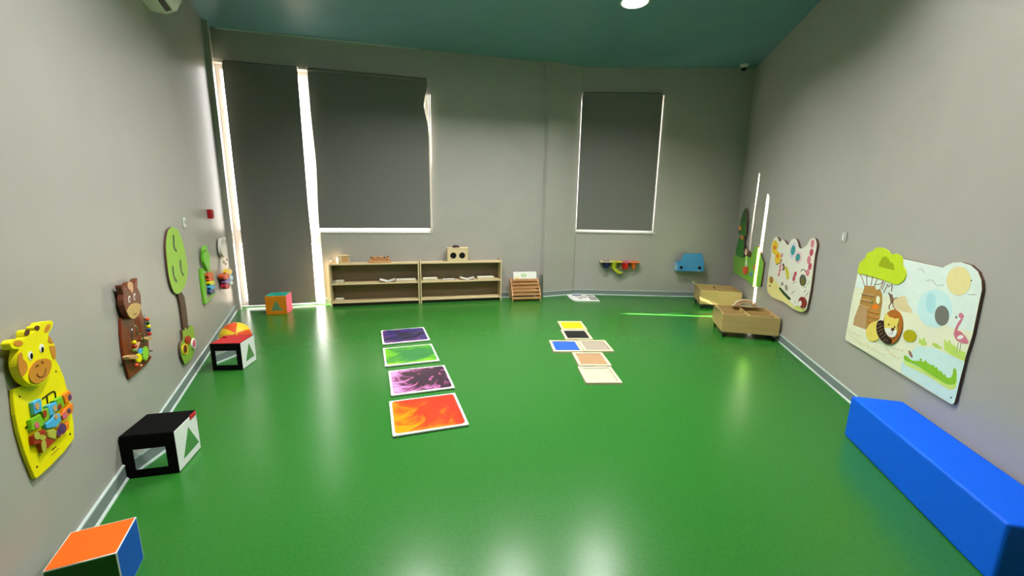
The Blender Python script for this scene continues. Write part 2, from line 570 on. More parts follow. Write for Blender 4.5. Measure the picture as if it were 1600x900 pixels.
def blind(p, ang, s0, s1, z0, z1, d, label, edge_l=None, edge_r=None, depth=None, chain=None, rail=True):
    t = thing('roller_blind', label, 'blind', (p[0] , p[1], 0), ang, 'grey roller blinds')
    nx, nz = 14, 40
    V, Fc = [], []
    for side in (0, 1):
        for j in range(nz + 1):
            z = z0 + (z1 - z0) * j / nz
            a = s0 + (edge_l(z) if edge_l else 0)
            b = s1 + (edge_r(z) if edge_r else 0)
            for i in range(nx + 1):
                u = i / nx
                x = a + (b - a) * u
                dd = depth(z, u) if depth else d
                V.append((x, -dd + .0012 * side, z))
    W = nx + 1
    S = W * (nz + 1)
    for j in range(nz):
        for i in range(nx):
            a = j * W + i
            Fc.append((a, a + 1, a + W + 1, a + W))
            Fc.append((S + a, S + a + W, S + a + W + 1, S + a + 1))
    for j in range(nz):
        a = j * W
        Fc.append((a, a + W, S + a + W, S + a))
        a += nx
        Fc.append((a, S + a, S + a + W, a + W))
    for i in range(nx):
        a = i
        Fc.append((a, S + a, S + a + 1, a + 1))
        a = nz * W + i
        Fc.append((a, a + 1, S + a + 1, S + a))
    fb = MB().add(V, Fc).build('fabric', BLIND, t, smooth=True)
    MB().cyl((s0 + .012, -.03, z1 + .004), (1, 0, 0), .022, s1 - s0 - .024, 20).build('roller_tube', BLIND, t, smooth=True)
    for x in (s0 + .001, s1 - .009):
        MB().box(x, -.056, z1 - .03, x + .008, 0, z1 + .03).build('bracket', 'pvc', t, bevel=.002)
    if rail:
        MB().box(s0, -max(d, .012) - .004, z0 - .034, s1, -max(d, .012) + .008, z0 + .002).build('glow_rail', TRANS, t, bevel=.002)  # rail made translucent and added over the sill gap to glow from daylight
    if chain:
        cx, zt, zb = chain
        path = [(cx, -.03, zt - (zt - zb) * k / 12) for k in range(13)] + [(cx + .014 - .014 * math.cos(a), -.03, zb - .02 * math.sin(a)) for a in (.6, 1.2, 1.57, 2.0, 2.6)] + [(cx + .028, -.03, zb + (zt - zb) * k / 12) for k in range(13)]
        MB().tube(path, .002, 6).build('pull_chain', 'switchgrey', t, smooth=True)
    return t

def bump(z, c, w):
    return math.exp(-((z - c) / w) ** 2)

blind(WA0, dA, SA0 + .036, SA0 + .908, .035, 3.2, .05, 'tall dark grey roller blind reaching the floor, leftmost of the three',
      depth=lambda z, u: .05 if u < .5 else .05 - .036 * (u - .5) * 2 * max(0, min(1, (1.45 - z) / .35)), rail=False)
blind(WA0, dA, SA0 + 1.022, SA0 + 2.588, 1.118, 3.2, .018, 'widest dark grey roller blind, above the left wooden shelf',
      edge_l=lambda z: .022 * bump(z, 2.0, .45), edge_r=lambda z: -.056 * bump(z, 2.86, .2),
      depth=lambda z, u: .018 + .012 * bump(z, 2.6, .5) * u ** 3, chain=(SA0 + 2.592, 3.15, 1.06))
blind(WB0, dB, .004, 1.255, 1.105, 3.21, .03, 'smallest dark grey roller blind, right of the pillar above the cup shelf', chain=(1.245, 3.15, .99))

# ------------------------------------------------------------------ ceiling lights
LAMPS = [(1.243, 4.843), (.08, 4.546), (-1.08, 4.25), (1.35, 2.55), (-.75, 2.05)]
DIFF = mat_emit('lamp_diffuser', (1.0, .97, .92, 1), 14)
for i, (x, y) in enumerate(LAMPS):
    lb = ('round white ceiling light cut by the top edge of the picture', 'round white ceiling light above the gap between tiles and trays', 'round white ceiling light above the purple floor tile', 'round white ceiling light above the blue bench', 'round white ceiling light above the black cube')[i]
    t = thing('ceiling_light', lb, 'ceiling light', (x, y, ROOM_H), 0, 'round recessed ceiling lights')
    ring = MB()
    n = 32
    pr = [(.134, 0), (.15, -.002), (.152, -.008), (.144, -.012), (.134, -.012)]
    V = [(r * math.cos(2 * math.pi * k / n), r * math.sin(2 * math.pi * k / n), z) for r, z in pr for k in range(n)]
    F_ = [(a * n + k, a * n + (k + 1) % n, ((a + 1) % 5) * n + (k + 1) % n, ((a + 1) % 5) * n + k) for a in range(5) for k in range(n)]
    ring.add(V, F_).build('rim', 'acwhite', t, smooth=True)
    V, F_ = [], []
    for j in range(5):
        ph = math.pi / 2 * j / 5
        V += [(.136 * math.cos(ph) * math.cos(2 * math.pi * k / n), .136 * math.cos(ph) * math.sin(2 * math.pi * k / n), -.006 - .022 * math.sin(ph)) for k in range(n)]
    V.append((0, 0, -.028))
    for j in range(4):
        F_ += [(j * n + k, (j + 1) * n + k, (j + 1) * n + (k + 1) % n, j * n + (k + 1) % n) for k in range(n)]
    F_ += [(4 * n + k, 5 * n, 4 * n + (k + 1) % n) for k in range(n)]
    MB().add(V, F_).build('diffuser', DIFF, t, smooth=True)
    ld = bpy.data.lights.new('lamp_light', 'AREA')
    ld.shape = 'DISK'
    ld.size = .26
    ld.energy = LAMP_POWER * (.86, .86, .86, .92, 1.2)[i]
    ld.color = (1.0, .965, .935)
    ld.spread = math.radians(138)
    lo = bpy.data.objects.new('lamp_light', ld)
    COL.objects.link(lo)
    lo.parent = t
    lo.location = (0, 0, -.032)

PANELS = [
 ('giraffe_busy_board','yellow giraffe shaped wooden activity board low on the left wall','activity board',(-1.8034, 1.4328, 0.6625),2.02705,[
  ('board','','yellow',0.0,0.012,'P',[(-0.1089,0.1526),(-0.1189,0.1133),(-0.128,0.0657),(-0.1312,0.0018),(-0.1261,-0.0769),(-0.1169,-0.1371),(-0.1041,-0.1995),(-0.0944,-0.2068),(-0.0819,-0.2089),(0.0016,-0.2138),(0.0961,-0.213),(0.1753,-0.2015),(0.1862,-0.1984),(0.2036,-0.1405),(0.2085,-0.0896),(0.2154,-0.0085),(0.2064,0.0421),(0.2045,0.0727),(0.1886,0.1282),(0.174,0.1618),(0.119,0.2008),(0.018,0.1805),(-0.0526,0.143)]),
  ('screw','board','darkmetal',0.012,0.01267,'E',[(-0.0874,0.1153),(0.0046,-0.002),(-0.0013,-0.0037)]),
  ('screw','board','darkmetal',0.012,0.01267,'E',[(0.1603,-0.1657),(0.0063,-0.0034),(-0.0017,-0.0044)]),
  ('screw','board','darkmetal',0.012,0.01267,'E',[(-0.0819,-0.1678),(0.0048,-0.003),(-0.0014,-0.0038)]),
  ('puzzle_block','board','skyblue',0.012,0.026,'P',[(-0.0508,0.0746),(-0.0017,0.0683),(-0.0086,0.0202),(-0.0558,0.027)]),
  ('puzzle_block','board','lime',0.012,0.026,'P',[(-0.0827,0.0214),(-0.0254,0.0157),(-0.0124,-0.0237),(-0.0259,-0.0355),(-0.0894,-0.0205)]),
  ('puzzle_block','board','lime',0.012,0.026,'P',[(-0.0139,0.0204),(0.0269,0.015),(0.0274,-0.0227),(-0.0111,-0.0243),(-0.011,-0.0093)]),
  ('puzzle_block','board','skyblue',0.012,0.026,'P',[(0.0245,0.0257),(0.0883,0.0144),(0.0852,-0.0237),(0.0292,-0.0222)]),
  ('puzzle_block','board','skyblue',0.012,0.026,'P',[(-0.0072,-0.0349),(0.0438,-0.0377),(0.0595,-0.0289),(0.0935,-0.0406),(0.0924,-0.0737),(0.0496,-0.078),(-0.0071,-0.0559)]),
  ('puzzle_block','board','lime',0.012,0.026,'P',[(0.0692,0.0241),(0.1335,0.0189),(0.1344,-0.0285),(0.0927,-0.0313),(0.0858,-0.0106),(0.0908,0.0143)]),
  ('puzzle_block','board','orange',0.012,0.026,'P',[(0.1418,0.0172),(0.194,0.0163),(0.2026,-0.0265),(0.1461,-0.0264)]),
  ('puzzle_block','board','orange',0.012,0.026,'P',[(0.1381,-0.0405),(0.1982,-0.0429),(0.1841,-0.0798),(0.1069,-0.0776),(0.1048,-0.0573)]),
  ('puzzle_block','board','redbrown',0.012,0.026,'P',[(-0.0917,-0.0388),(-0.019,-0.0501),(-0.0181,-0.0901),(0.0355,-0.1269),(-0.0579,-0.127),(-0.0634,-0.0846),(-0.0963,-0.0751)]),
  ('puzzle_block','board','olive',0.012,0.026,'P',[(-0.0082,-0.063),(0.0331,-0.0777),(0.0517,-0.095),(0.031,-0.1234),(-0.0085,-0.0917)]),
  ('puzzle_block','board','orange',0.012,0.026,'P',[(0.0414,-0.1044),(0.1448,-0.0979),(0.1329,-0.1291),(0.0598,-0.1304)]),
  ('painted_fruit','board','tan',0.026,0.0275,'E',[(-0.036,0.0515),(0.0113,-0.0054),(-0.0046,-0.0125)]),
  ('painted_fruit','board','pink',0.026,0.0275,'E',[(-0.0615,-0.0127),(0.0124,-0.0064),(-0.0036,-0.01)]),
  ('painted_fruit','board','redbrown',0.026,0.0275,'E',[(-0.0028,0.0043),(0.0106,-0.0052),(-0.0052,-0.0144)]),
  ('painted_fruit','board','tan',0.026,0.0275,'E',[(0.0658,-0.0063),(0.0129,-0.0061),(-0.0044,-0.0116)]),
  ('painted_fruit','board','tan',0.026,0.0275,'E',[(0.0613,-0.0409),(0.0128,-0.0065),(-0.0031,-0.0083)]),
  ('painted_fruit','board','redbrown',0.026,0.0275,'E',[(0.0993,-0.0148),(0.0119,-0.0056),(-0.0041,-0.011)]),
  ('painted_fruit','board','purple',0.026,0.0275,'E',[(0.1799,-0.0103),(0.0113,-0.0051),(-0.0044,-0.0115)]),
  ('painted_fruit','board','pink',0.026,0.0275,'E',[(0.1186,-0.0645),(0.0169,-0.0084),(-0.0055,-0.0145)]),
  ('painted_fruit','board','purple',0.026,0.0275,'E',[(0.1547,-0.0591),(0.0127,-0.0061),(-0.0033,-0.0087)]),
  ('painted_fruit','board','olive',0.026,0.0275,'E',[(-0.0727,-0.0496),(0.016,-0.0087),(-0.0047,-0.0131)]),
  ('painted_fruit','board','olive',0.026,0.0275,'E',[(-0.0458,-0.0714),(0.0191,-0.0106),(-0.0034,-0.0094)]),
  ('painted_fruit','board','olive',0.026,0.0275,'E',[(-0.049,-0.1051),(0.0127,-0.0073),(-0.0077,-0.0211)]),
  ('painted_fruit','board','purple',0.026,0.0275,'E',[(0.0838,-0.1024),(0.0253,-0.0134),(-0.0073,-0.0194)]),
  ('painted_fruit','board','purple',0.026,0.0275,'E',[(0.0556,-0.1084),(0.0143,-0.0078),(-0.0047,-0.0124)]),
  ('groove','board','black',0.01256,0.003,'L',[(0.031,0.053),(0.1105,0.05),(0.1134,0.0191)]),
  ('groove','board','black',0.01256,0.003,'L',[(0.0602,0.0493),(0.0566,0.0221)]),
  ('groove','board','black',0.01256,0.003,'L',[(-0.0974,-0.0021),(-0.0616,-0.0045)]),
  ('printed_line','board','brown',0.01228,0.0012,'L',[(0.0107,-0.1763),(0.0664,-0.1776)]),
  ('printed_mark','board','brown',0.012,0.01245,'P',[(0.023,-0.1574),(0.0541,-0.1589),(0.054,-0.1639),(0.0231,-0.1639)]),
  ('screw','board','darkmetal',0.012,0.01267,'E',[(0.1557,0.1175),(0.005,-0.0019),(-0.0013,-0.0036)]),
  ('head','','yellow',0.012,0.036,'S',[(-0.0838,0.2842),(-0.0882,0.2897),(-0.1109,0.2983),(-0.121,0.3099),(-0.1204,0.323),(-0.1077,0.3291),(-0.09,0.3287),(-0.0513,0.3186),(-0.0391,0.319),(-0.036,0.3278),(-0.0285,0.3396),(-0.0153,0.3421),(-0.0044,0.338),(-0.0047,0.3275),(0.0011,0.3247),(0.0257,0.3248),(0.0267,0.3374),(0.0396,0.3418),(0.0508,0.3394),(0.0558,0.3417),(0.0659,0.3474),(0.0985,0.3424),(0.1385,0.3357),(0.1525,0.3244),(0.1424,0.3098),(0.1269,0.2988),(0.1105,0.294),(0.1044,0.2845),(0.1125,0.2744),(0.1201,0.2587),(0.1277,0.2429),(0.1311,0.2301),(0.1302,0.2129),(0.1224,0.1882),(0.1148,0.1772),(0.0976,0.162),(0.0748,0.1492),(0.0536,0.1325),(0.0118,0.1229),(-0.0293,0.127),(-0.0631,0.1459),(-0.0908,0.174),(-0.1047,0.2057),(-0.1077,0.2344),(-0.0995,0.2622)]),
  ('inner_ear','head','ochre',0.036,0.0375,'E',[(-0.0818,0.31),(0.023,-0.0073),(-0.0035,-0.0098)]),
  ('inner_ear','head','ochre',0.036,0.0375,'P',[(0.0792,0.3085),(0.0941,0.323),(0.1115,0.3264),(0.1269,0.3234),(0.1224,0.3114),(0.1018,0.3001),(0.086,0.301)]),
  ('horn_tip','head','brown',0.036,0.0375,'S',[(-0.0377,0.3268),(-0.0323,0.3387),(-0.0211,0.3436),(-0.0077,0.3387),(-0.009,0.3285),(-0.0218,0.3214)]),
  ('horn_tip','head','brown',0.036,0.0375,'S',[(0.025,0.3377),(0.0361,0.3422),(0.0498,0.3384),(0.0558,0.3299),(0.0469,0.3221),(0.0366,0.3222),(0.0285,0.3295)]),
  ('cheek_patch','head','ochre',0.036,0.0375,'S',[(-0.0904,0.2752),(-0.0782,0.2752),(-0.0743,0.2635),(-0.0763,0.2504),(-0.0651,0.2359),(-0.0613,0.2204),(-0.0678,0.2052),(-0.0848,0.1959),(-0.1018,0.1939),(-0.1091,0.2106),(-0.109,0.2346),(-0.1003,0.2622)]),
  ('cheek_patch','head','ochre',0.036,0.0375,'P',[(0.1,0.2829),(0.1087,0.2743),(0.1163,0.2589),(0.1202,0.2477),(0.1006,0.2524),(0.0887,0.2645)]),
  ('cheek_patch','head','ochre',0.036,0.0375,'P',[(0.0912,0.2447),(0.1261,0.2342),(0.1255,0.2142),(0.1171,0.1879),(0.1084,0.1831),(0.0986,0.1893),(0.0912,0.218)]),
  ('muzzle','head','ochre',0.036,0.04,'S',[(-0.0627,0.1922),(-0.0511,0.2056),(-0.024,0.2171),(0.0117,0.217),(0.0513,0.206),(0.0742,0.1891),(0.0726,0.1706),(0.0577,0.1532),(0.0266,0.1388),(-0.0118,0.1356),(-0.0398,0.1409),(-0.0625,0.1582),(-0.0683,0.1766)]),
  ('eye','head','white',0.036,0.0375,'E',[(-0.032,0.2472),(0.0128,-0.0044),(-0.0054,-0.0152)]),
  ('eye','head','white',0.036,0.0375,'E',[(0.0414,0.2515),(0.0134,-0.0044),(-0.0055,-0.0152)]),
  ('pupil','head','black',0.0375,0.0385,'E',[(-0.0291,0.2442),(0.0072,-0.0024),(-0.0037,-0.0101)]),
  ('pupil','head','black',0.0375,0.0385,'E',[(0.0424,0.2455),(0.0072,-0.0024),(-0.0036,-0.0099)]),
  ('nostril','head','brown',0.0405,0.0016,'L',[(-0.0221,0.1964),(-0.0208,0.2032),(-0.0127,0.2027),(-0.0073,0.1978)]),
  ('nostril','head','brown',0.0405,0.0016,'L',[(0.012,0.201),(0.0161,0.2054),(0.0228,0.2037),(0.0188,0.1959)]),
  ('smile','head','brown',0.0405,0.0016,'L',[(-0.0278,0.1742),(-0.0225,0.1626),(-0.0067,0.1531),(0.0117,0.1528),(0.0239,0.1623),(0.0298,0.1732)]),
 ]),
 ('bull_busy_board','dark brown bull shaped wooden activity board with bead wire and gears','activity board',(-2.2365, 2.3152, 0.6274),2.02705,[
  ('board','','mahogany',0.0,0.012,'P',[(-0.1391,0.2008),(-0.1665,0.1238),(-0.1832,0.0386),(-0.1848,-0.0294),(-0.1704,-0.1136),(-0.1635,-0.1455),(-0.1486,-0.1515),(-0.0503,-0.1555),(0.0804,-0.1599),(0.1672,-0.1579),(0.1831,-0.1556),(0.1851,-0.1193),(0.1937,-0.075),(0.2058,-0.0264),(0.2053,0.0517),(0.1897,0.1173),(0.1833,0.1328),(0.1695,0.1897),(0.0785,0.2266),(-0.0748,0.2127),(-0.1172,0.1992)]),
  ('bead_wire','board','chrome',0.034,0.0035,'L',[(-0.1009,0.0577),(-0.1013,0.0974),(-0.0834,0.1248),(-0.0447,0.1305),(-0.0171,0.1086),(-0.0182,0.0778),(0.0005,0.0627),(0.039,0.0612),(0.0488,0.0386),(0.0547,0.0071),(0.0767,-0.0048),(0.101,0.0028),(0.1074,0.0412),(0.1153,0.1042),(0.1188,0.1332),(0.1394,0.1479)]),
  ('bead','board','orangered',0.034,0.0124,'B',[(0.1597,0.1156)]),
  ('bead','board','darkgreen',0.034,0.0109,'B',[(0.1574,0.0919)]),
  ('bead','board','yellow',0.034,0.013,'B',[(0.1614,0.0695)]),
  ('bead','board','navy',0.034,0.0124,'B',[(0.1582,0.0469)]),
  ('bead','board','red',0.034,0.0129,'B',[(0.1572,0.0226)]),
  ('bead','board','yellow',0.034,0.0126,'B',[(-0.0924,0.0442)]),
  ('bead','board','redbrown',0.034,0.0122,'B',[(-0.0944,0.0204)]),
  ('bead','board','olivegreen',0.034,0.0121,'B',[(-0.1081,0.0004)]),
  ('peg','board','tan',0.01567,0.044,'S',[(0.0871,0.0233),(0.1556,0.0002),(0.1672,-0.0162),(0.1153,-0.008),(0.0729,0.0076)]),
  ('peg','board','tan',0.01567,0.044,'S',[(-0.2128,0.0053),(-0.107,-0.0279),(-0.1028,-0.0518),(-0.2088,-0.0167)]),
  ('wood_wedge','board','peach',0.012,0.02667,'P',[(-0.0342,0.026),(0.0324,0.011),(-0.0487,-0.0294),(-0.0582,-0.0142)]),
  ('gear','board','skyblue',0.015,0.023,'G',[(0.0259,-0.0476),(0.0445,-0.0149),(-0.0081,-0.0181)]),
  ('gear','board','limebright',0.01867,0.02667,'G',[(0.0796,-0.0793),(0.0516,-0.0176),(-0.019,-0.0416)]),
  ('gear','board','yellow',0.026,0.034,'G',[(-0.052,-0.0633),(0.0427,-0.0149),(-0.0112,-0.0251)]),
  ('peg_head','board','orangered',0.03033,0.0117,'B',[(-0.1014,-0.0907)]),
  ('peg_head','board','darkred',0.02667,0.0098,'B',[(0.1238,-0.1192)]),
  ('peg_head','board','tan',0.023,0.0084,'B',[(-0.0172,-0.1231)]),
  ('head','','bullbrown',0.012,0.039,'P',[(-0.1472,0.3894),(-0.1255,0.3844),(-0.0966,0.372),(-0.0664,0.3712),(-0.05,0.383),(-0.0156,0.3852),(0.0116,0.3756),(0.0248,0.365),(0.0444,0.3749),(0.0745,0.3852),(0.1017,0.3877),(0.0931,0.3587),(0.075,0.3347),(0.091,0.3161),(0.1059,0.2895),(0.1061,0.2657),(0.0927,0.2288),(0.0771,0.2085),(0.0401,0.1857),(-0.0068,0.1739),(-0.0594,0.1735),(-0.1003,0.1908),(-0.1261,0.2182),(-0.1422,0.2448),(-0.1513,0.2761),(-0.1506,0.3048),(-0.1339,0.3356),(-0.1418,0.3588),(-0.1485,0.3761)]),
  ('forelock','head','peach',0.039,0.0405,'S',[(-0.063,0.3712),(-0.0476,0.3851),(-0.0162,0.3845),(0.0063,0.3731),(0.0087,0.3469),(-0.0033,0.3264),(-0.0248,0.3201),(-0.037,0.3367),(-0.0617,0.3526)]),
  ('muzzle','head','muzzletan',0.039,0.043,'S',[(-0.1364,0.2321),(-0.1165,0.2457),(-0.065,0.2592),(0.0025,0.2544),(0.055,0.2369),(0.0672,0.2164),(0.0378,0.1937),(-0.0108,0.1784),(-0.0716,0.1774),(-0.117,0.2014)]),
  ('eye','head','white',0.039,0.0405,'E',[(-0.0696,0.2929),(0.015,-0.0032),(-0.0081,-0.0187)]),
  ('eye','head','white',0.039,0.0405,'E',[(0.0075,0.2919),(0.0149,-0.0031),(-0.0085,-0.0193)]),
  ('pupil','head','bullbrown',0.0405,0.0415,'E',[(-0.0697,0.2917),(0.0088,-0.0018),(-0.005,-0.0115)]),
  ('pupil','head','bullbrown',0.0405,0.0415,'E',[(0.0072,0.29),(0.0093,-0.002),(-0.0053,-0.012)]),
  ('inner_ear','head','earbrown',0.039,0.0405,'P',[(-0.1388,0.3796),(-0.1034,0.3677),(-0.0925,0.3547),(-0.1183,0.3542)]),
  ('inner_ear','head','earbrown',0.039,0.0405,'P',[(0.087,0.383),(0.0713,0.3431),(0.0285,0.3394),(0.0269,0.3588)]),
  ('smile','head','brown',0.0435,0.0016,'L',[(-0.0615,0.2044),(-0.0496,0.1976),(-0.0246,0.1972),(-0.0158,0.1989)]),
 ]),
 ('tree_wall_panel','lime green tree panel with dark trunk and flower bush on left wall','wall panel',(-2.6914, 3.2421, 0.5155),2.02705,[
  ('crown','','leafgreen',0.0,0.015,'S',[(-0.1512,0.6929),(-0.0998,0.7313),(0.0113,0.7513),(0.1112,0.7372),(0.1834,0.7074),(0.2231,0.6589),(0.262,0.6057),(0.2851,0.5455),(0.2974,0.4633),(0.3002,0.3887),(0.2536,0.3287),(0.166,0.2697),(0.0434,0.2403),(-0.0749,0.2312),(-0.1663,0.2617),(-0.2173,0.318),(-0.2418,0.4006),(-0.2371,0.4966),(-0.2185,0.5902),(-0.1887,0.6511)]),
  ('slot','crown','darkgreen',0.015,0.01565,'S',[(-0.0005,0.6874),(0.0378,0.6793),(0.0075,0.6007),(0.0531,0.5621),(0.0385,0.5527),(-0.0021,0.5678),(-0.0307,0.6043)]),
  ('slot','crown','darkgreen',0.015,0.01565,'S',[(0.098,0.4841),(0.1341,0.469),(0.113,0.3937),(0.1596,0.3508),(0.1383,0.3411),(0.0926,0.3648),(0.0691,0.4283)]),
  ('slot','crown','darkgreen',0.015,0.01565,'S',[(-0.1296,0.4625),(-0.0963,0.4513),(-0.1063,0.3856),(-0.0547,0.3329),(-0.0735,0.3245),(-0.1253,0.3483),(-0.1461,0.4118)]),
  ('trunk','','trunkbrown',0.0,0.014,'P',[(-0.0786,0.2245),(-0.0032,0.2399),(0.0419,0.2195),(0.0901,0.1747),(0.0957,0.0744),(0.084,-0.0428),(0.0484,-0.0974),(-0.073,-0.0631),(-0.0611,0.0497),(-0.0602,0.1565)]),
  ('bush','','bushgreen',0.0,0.0176,'S',[(-0.1128,-0.0538),(-0.0803,-0.0769),(-0.043,-0.0602),(-0.011,-0.0652),(0.0201,-0.0899),(0.1033,-0.0768),(0.1943,-0.1141),(0.209,-0.177),(0.198,-0.2327),(0.1332,-0.3131),(0.0159,-0.3393),(-0.0905,-0.3337),(-0.1755,-0.3202),(-0.2123,-0.2743),(-0.2377,-0.2195),(-0.2288,-0.1618),(-0.1936,-0.1352),(-0.1363,-0.13)]),
  ('flower','bush','redbrown',0.0176,0.028,'E',[(-0.0313,-0.1636),(0.0733,-0.0225),(-0.0169,-0.0313)]),
  ('flower','bush','sunyellow',0.0176,0.0241,'E',[(-0.1333,-0.2094),(0.0741,-0.0244),(-0.0218,-0.041)]),
  ('flower_center','bush','brown',0.0241,0.0267,'E',[(-0.144,-0.2062),(0.044,-0.0145),(-0.0152,-0.0287)]),
  ('flower','bush','white',0.0176,0.028,'E',[(0.1192,-0.2431),(0.0624,-0.0197),(-0.0228,-0.0409)]),
  ('flower_center','bush','pink',0.028,0.032,'E',[(0.1017,-0.2381),(0.037,-0.0117),(-0.0159,-0.0285)]),
 ]),
 ('frog_busy_board','bright green frog shaped activity board with coloured spinning blocks','activity board',(-3.1165, 4.1084, 0.7347),2.02705,[
  ('board','','froggreen',0.0,0.018,'P',[(-0.2222,0.0935),(-0.2376,0.021),(-0.2499,-0.1154),(-0.2407,-0.2458),(-0.2032,-0.2597),(0.0279,-0.2599),(0.2721,-0.2509),(0.3051,-0.1443),(0.3111,-0.0331),(0.2784,0.0018),(0.1451,0.0273),(-0.0165,0.0718),(-0.1299,0.0895)]),
  ('head','','froggreen',0.018,0.042,'S',[(-0.1497,0.2337),(-0.1177,0.2764),(-0.0168,0.2977),(0.0441,0.2896),(0.0406,0.2407),(0.0957,0.2067),(0.0899,0.1467),(0.0603,0.0856),(0.0162,0.0449),(-0.0671,0.0619),(-0.1156,0.1019),(-0.166,0.1474),(-0.1685,0.1899)]),
  ('eye','head','limebright',0.042,0.046,'E',[(-0.11,0.2562),(0.0535,-0.0055),(-0.0145,-0.0246)]),
  ('pupil','head','darkgreen',0.046,0.048,'E',[(-0.1106,0.2562),(0.0266,-0.0028),(-0.0077,-0.013)]),
  ('inset_panel','board','sandgrey',0.018,0.01882,'P',[(-0.0888,0.0364),(0.0556,0.0144),(0.0483,-0.2061),(0.0278,-0.2268),(-0.1453,-0.2271)]),
  ('play_rail','board','orangetan',0.018,0.02143,'P',[(0.0282,0.0249),(0.2562,-0.0011),(0.2547,-0.2044),(0.0545,-0.2159),(0.0242,-0.2015)]),
  ('roller','board','orangered',0.02143,0.047,'E',[(0.0069,-0.004),(0.1229,-0.0194),(-0.0153,-0.0251)]),
  ('roller','board','orangered',0.02143,0.047,'E',[(0.0195,-0.0467),(0.1238,-0.0206),(-0.0136,-0.0221)]),
  ('roller','board','yellow',0.02143,0.047,'E',[(0.0238,-0.0842),(0.1317,-0.0229),(-0.0128,-0.0206)]),
  ('roller','board','skyblue',0.02143,0.047,'E',[(0.0236,-0.1292),(0.1169,-0.0216),(-0.0147,-0.0235)]),
  ('roller','board','navy',0.02143,0.047,'E',[(-0.0016,-0.1696),(0.1159,-0.0225),(-0.0154,-0.0249)]),
 ]),
 ('rabbit_busy_board','white animal shaped activity board with colourful discs beside window trim','activity board',(-3.5838, 5.0603, 0.6884),2.02705,[
  ('board','','whiteboard',0.0,0.015,'P',[(-0.2426,0.1539),(-0.2584,0.0473),(-0.2782,-0.0865),(-0.3045,-0.1955),(-0.2213,-0.2131),(0.0087,-0.2229),(0.1175,-0.1128),(0.174,-0.0475),(0.1936,0.042),(0.1457,0.1025),(-0.056,0.1388)]),
  ('head','','whiteboard',0.015,0.05,'S',[(-0.3446,0.2489),(-0.3169,0.3043),(-0.2631,0.3513),(-0.1472,0.3508),(-0.1284,0.3221),(-0.077,0.3481),(0.0046,0.3446),(-0.0207,0.2785),(-0.0282,0.2092),(-0.0611,0.1469),(-0.1344,0.1204),(-0.2438,0.1375),(-0.3308,0.181)]),
  ('inner_ear','head','palegrey',0.05,0.051,'E',[(-0.2376,0.3099),(0.0353,-0.003),(-0.0159,-0.0237)]),
  ('inner_ear','head','palegrey',0.05,0.051,'E',[(-0.0602,0.3036),(0.0282,-0.0024),(-0.0156,-0.0229)]),
  ('spot','board','taupe',0.015,0.01733,'E',[(-0.0892,0.0552),(0.0589,-0.0076),(-0.0119,-0.0177)]),
  ('spot','board','taupe',0.015,0.01733,'E',[(0.1247,0.0577),(0.0634,-0.0078),(-0.0128,-0.0184)]),
  ('spot','board','taupe',0.015,0.01733,'E',[(0.0204,0.0188),(0.0613,-0.0081),(-0.0124,-0.018)]),
  ('disc','board','sunyellow',0.015,0.04417,'E',[(-0.0024,-0.0799),(0.2192,-0.0329),(-0.0252,-0.0357)]),
  ('disc','board','orangered',0.015,0.065,'E',[(-0.335,-0.0847),(0.1902,-0.0305),(-0.0232,-0.0337)]),
  ('disc_center','board','coral',0.065,0.068,'E',[(-0.3538,-0.0819),(0.0931,-0.0149),(-0.0116,-0.0168)]),
  ('disc','board','skyblue',0.015,0.055,'E',[(0.003,-0.1591),(0.1711,-0.028),(-0.0233,-0.0323)]),
  ('disc_center','board','white',0.055,0.058,'E',[(-0.0167,-0.156),(0.084,-0.0138),(-0.0116,-0.0162)]),
  ('disc','board','lilac',0.015,0.065,'E',[(-0.2878,-0.1587),(0.1279,-0.022),(-0.0183,-0.0261)]),
  ('disc','board','mint',0.015,0.05,'E',[(0.044,-0.2296),(0.1107,-0.0193),(-0.0153,-0.0211)]),
  ('disc','board','crimson',0.015,0.06,'E',[(-0.3151,-0.2053),(0.1445,-0.0263),(-0.0224,-0.0321)]),
 ]),
 ('safari_wall_panel','large safari picture wall panel with lion, tree and crocodile above blue bench','wall panel',(2.5408, 2.4585, 0.576),-1.82482,[
  ('board','','safaricream',0.0,0.015,'P',[(-0.7721,0.4209),(-0.7808,0.1801),(-0.7782,-0.107),(-0.7731,-0.1221),(-0.7523,-0.1254),(0.3581,-0.1358),(0.372,-0.1328),(0.3815,-0.12),(0.3834,-0.0864),(0.3818,0.1469),(0.3919,0.2715),(0.3836,0.4568),(0.3819,0.513),(0.3652,0.5592),(0.3318,0.6008),(0.2765,0.6273),(0.2134,0.6351),(0.1524,0.6248),(0.1117,0.6042),(0.0889,0.5881),(-0.2181,0.595),(-0.2765,0.5951),(-0.5995,0.5228)]),
  ('sky_print','board','skypale',0.015,0.0154,'P',[(-0.7635,0.4148),(-0.3402,0.4154),(-0.2745,0.5911),(-0.2081,0.5933),(0.0901,0.5862),(0.113,0.6018),(0.1538,0.6225),(0.2148,0.6328),(0.2778,0.625),(0.3306,0.5992),(0.3631,0.5588),(0.3793,0.5125),(0.3816,0.4563),(0.3873,0.2896),(0.2443,0.2729),(-0.0677,0.277),(-0.1781,0.2975),(-0.3837,0.3293),(-0.7664,0.314)]),
  ('water_print','board','waterpale',0.015,0.0156,'P',[(-0.0834,-0.0666),(0.0197,0.088),(0.1686,0.1207),(0.3847,0.1192),(0.3814,-0.0875),(0.3793,-0.1184),(0.3696,-0.1303),(0.3581,-0.1326),(-0.0706,-0.1223)]),
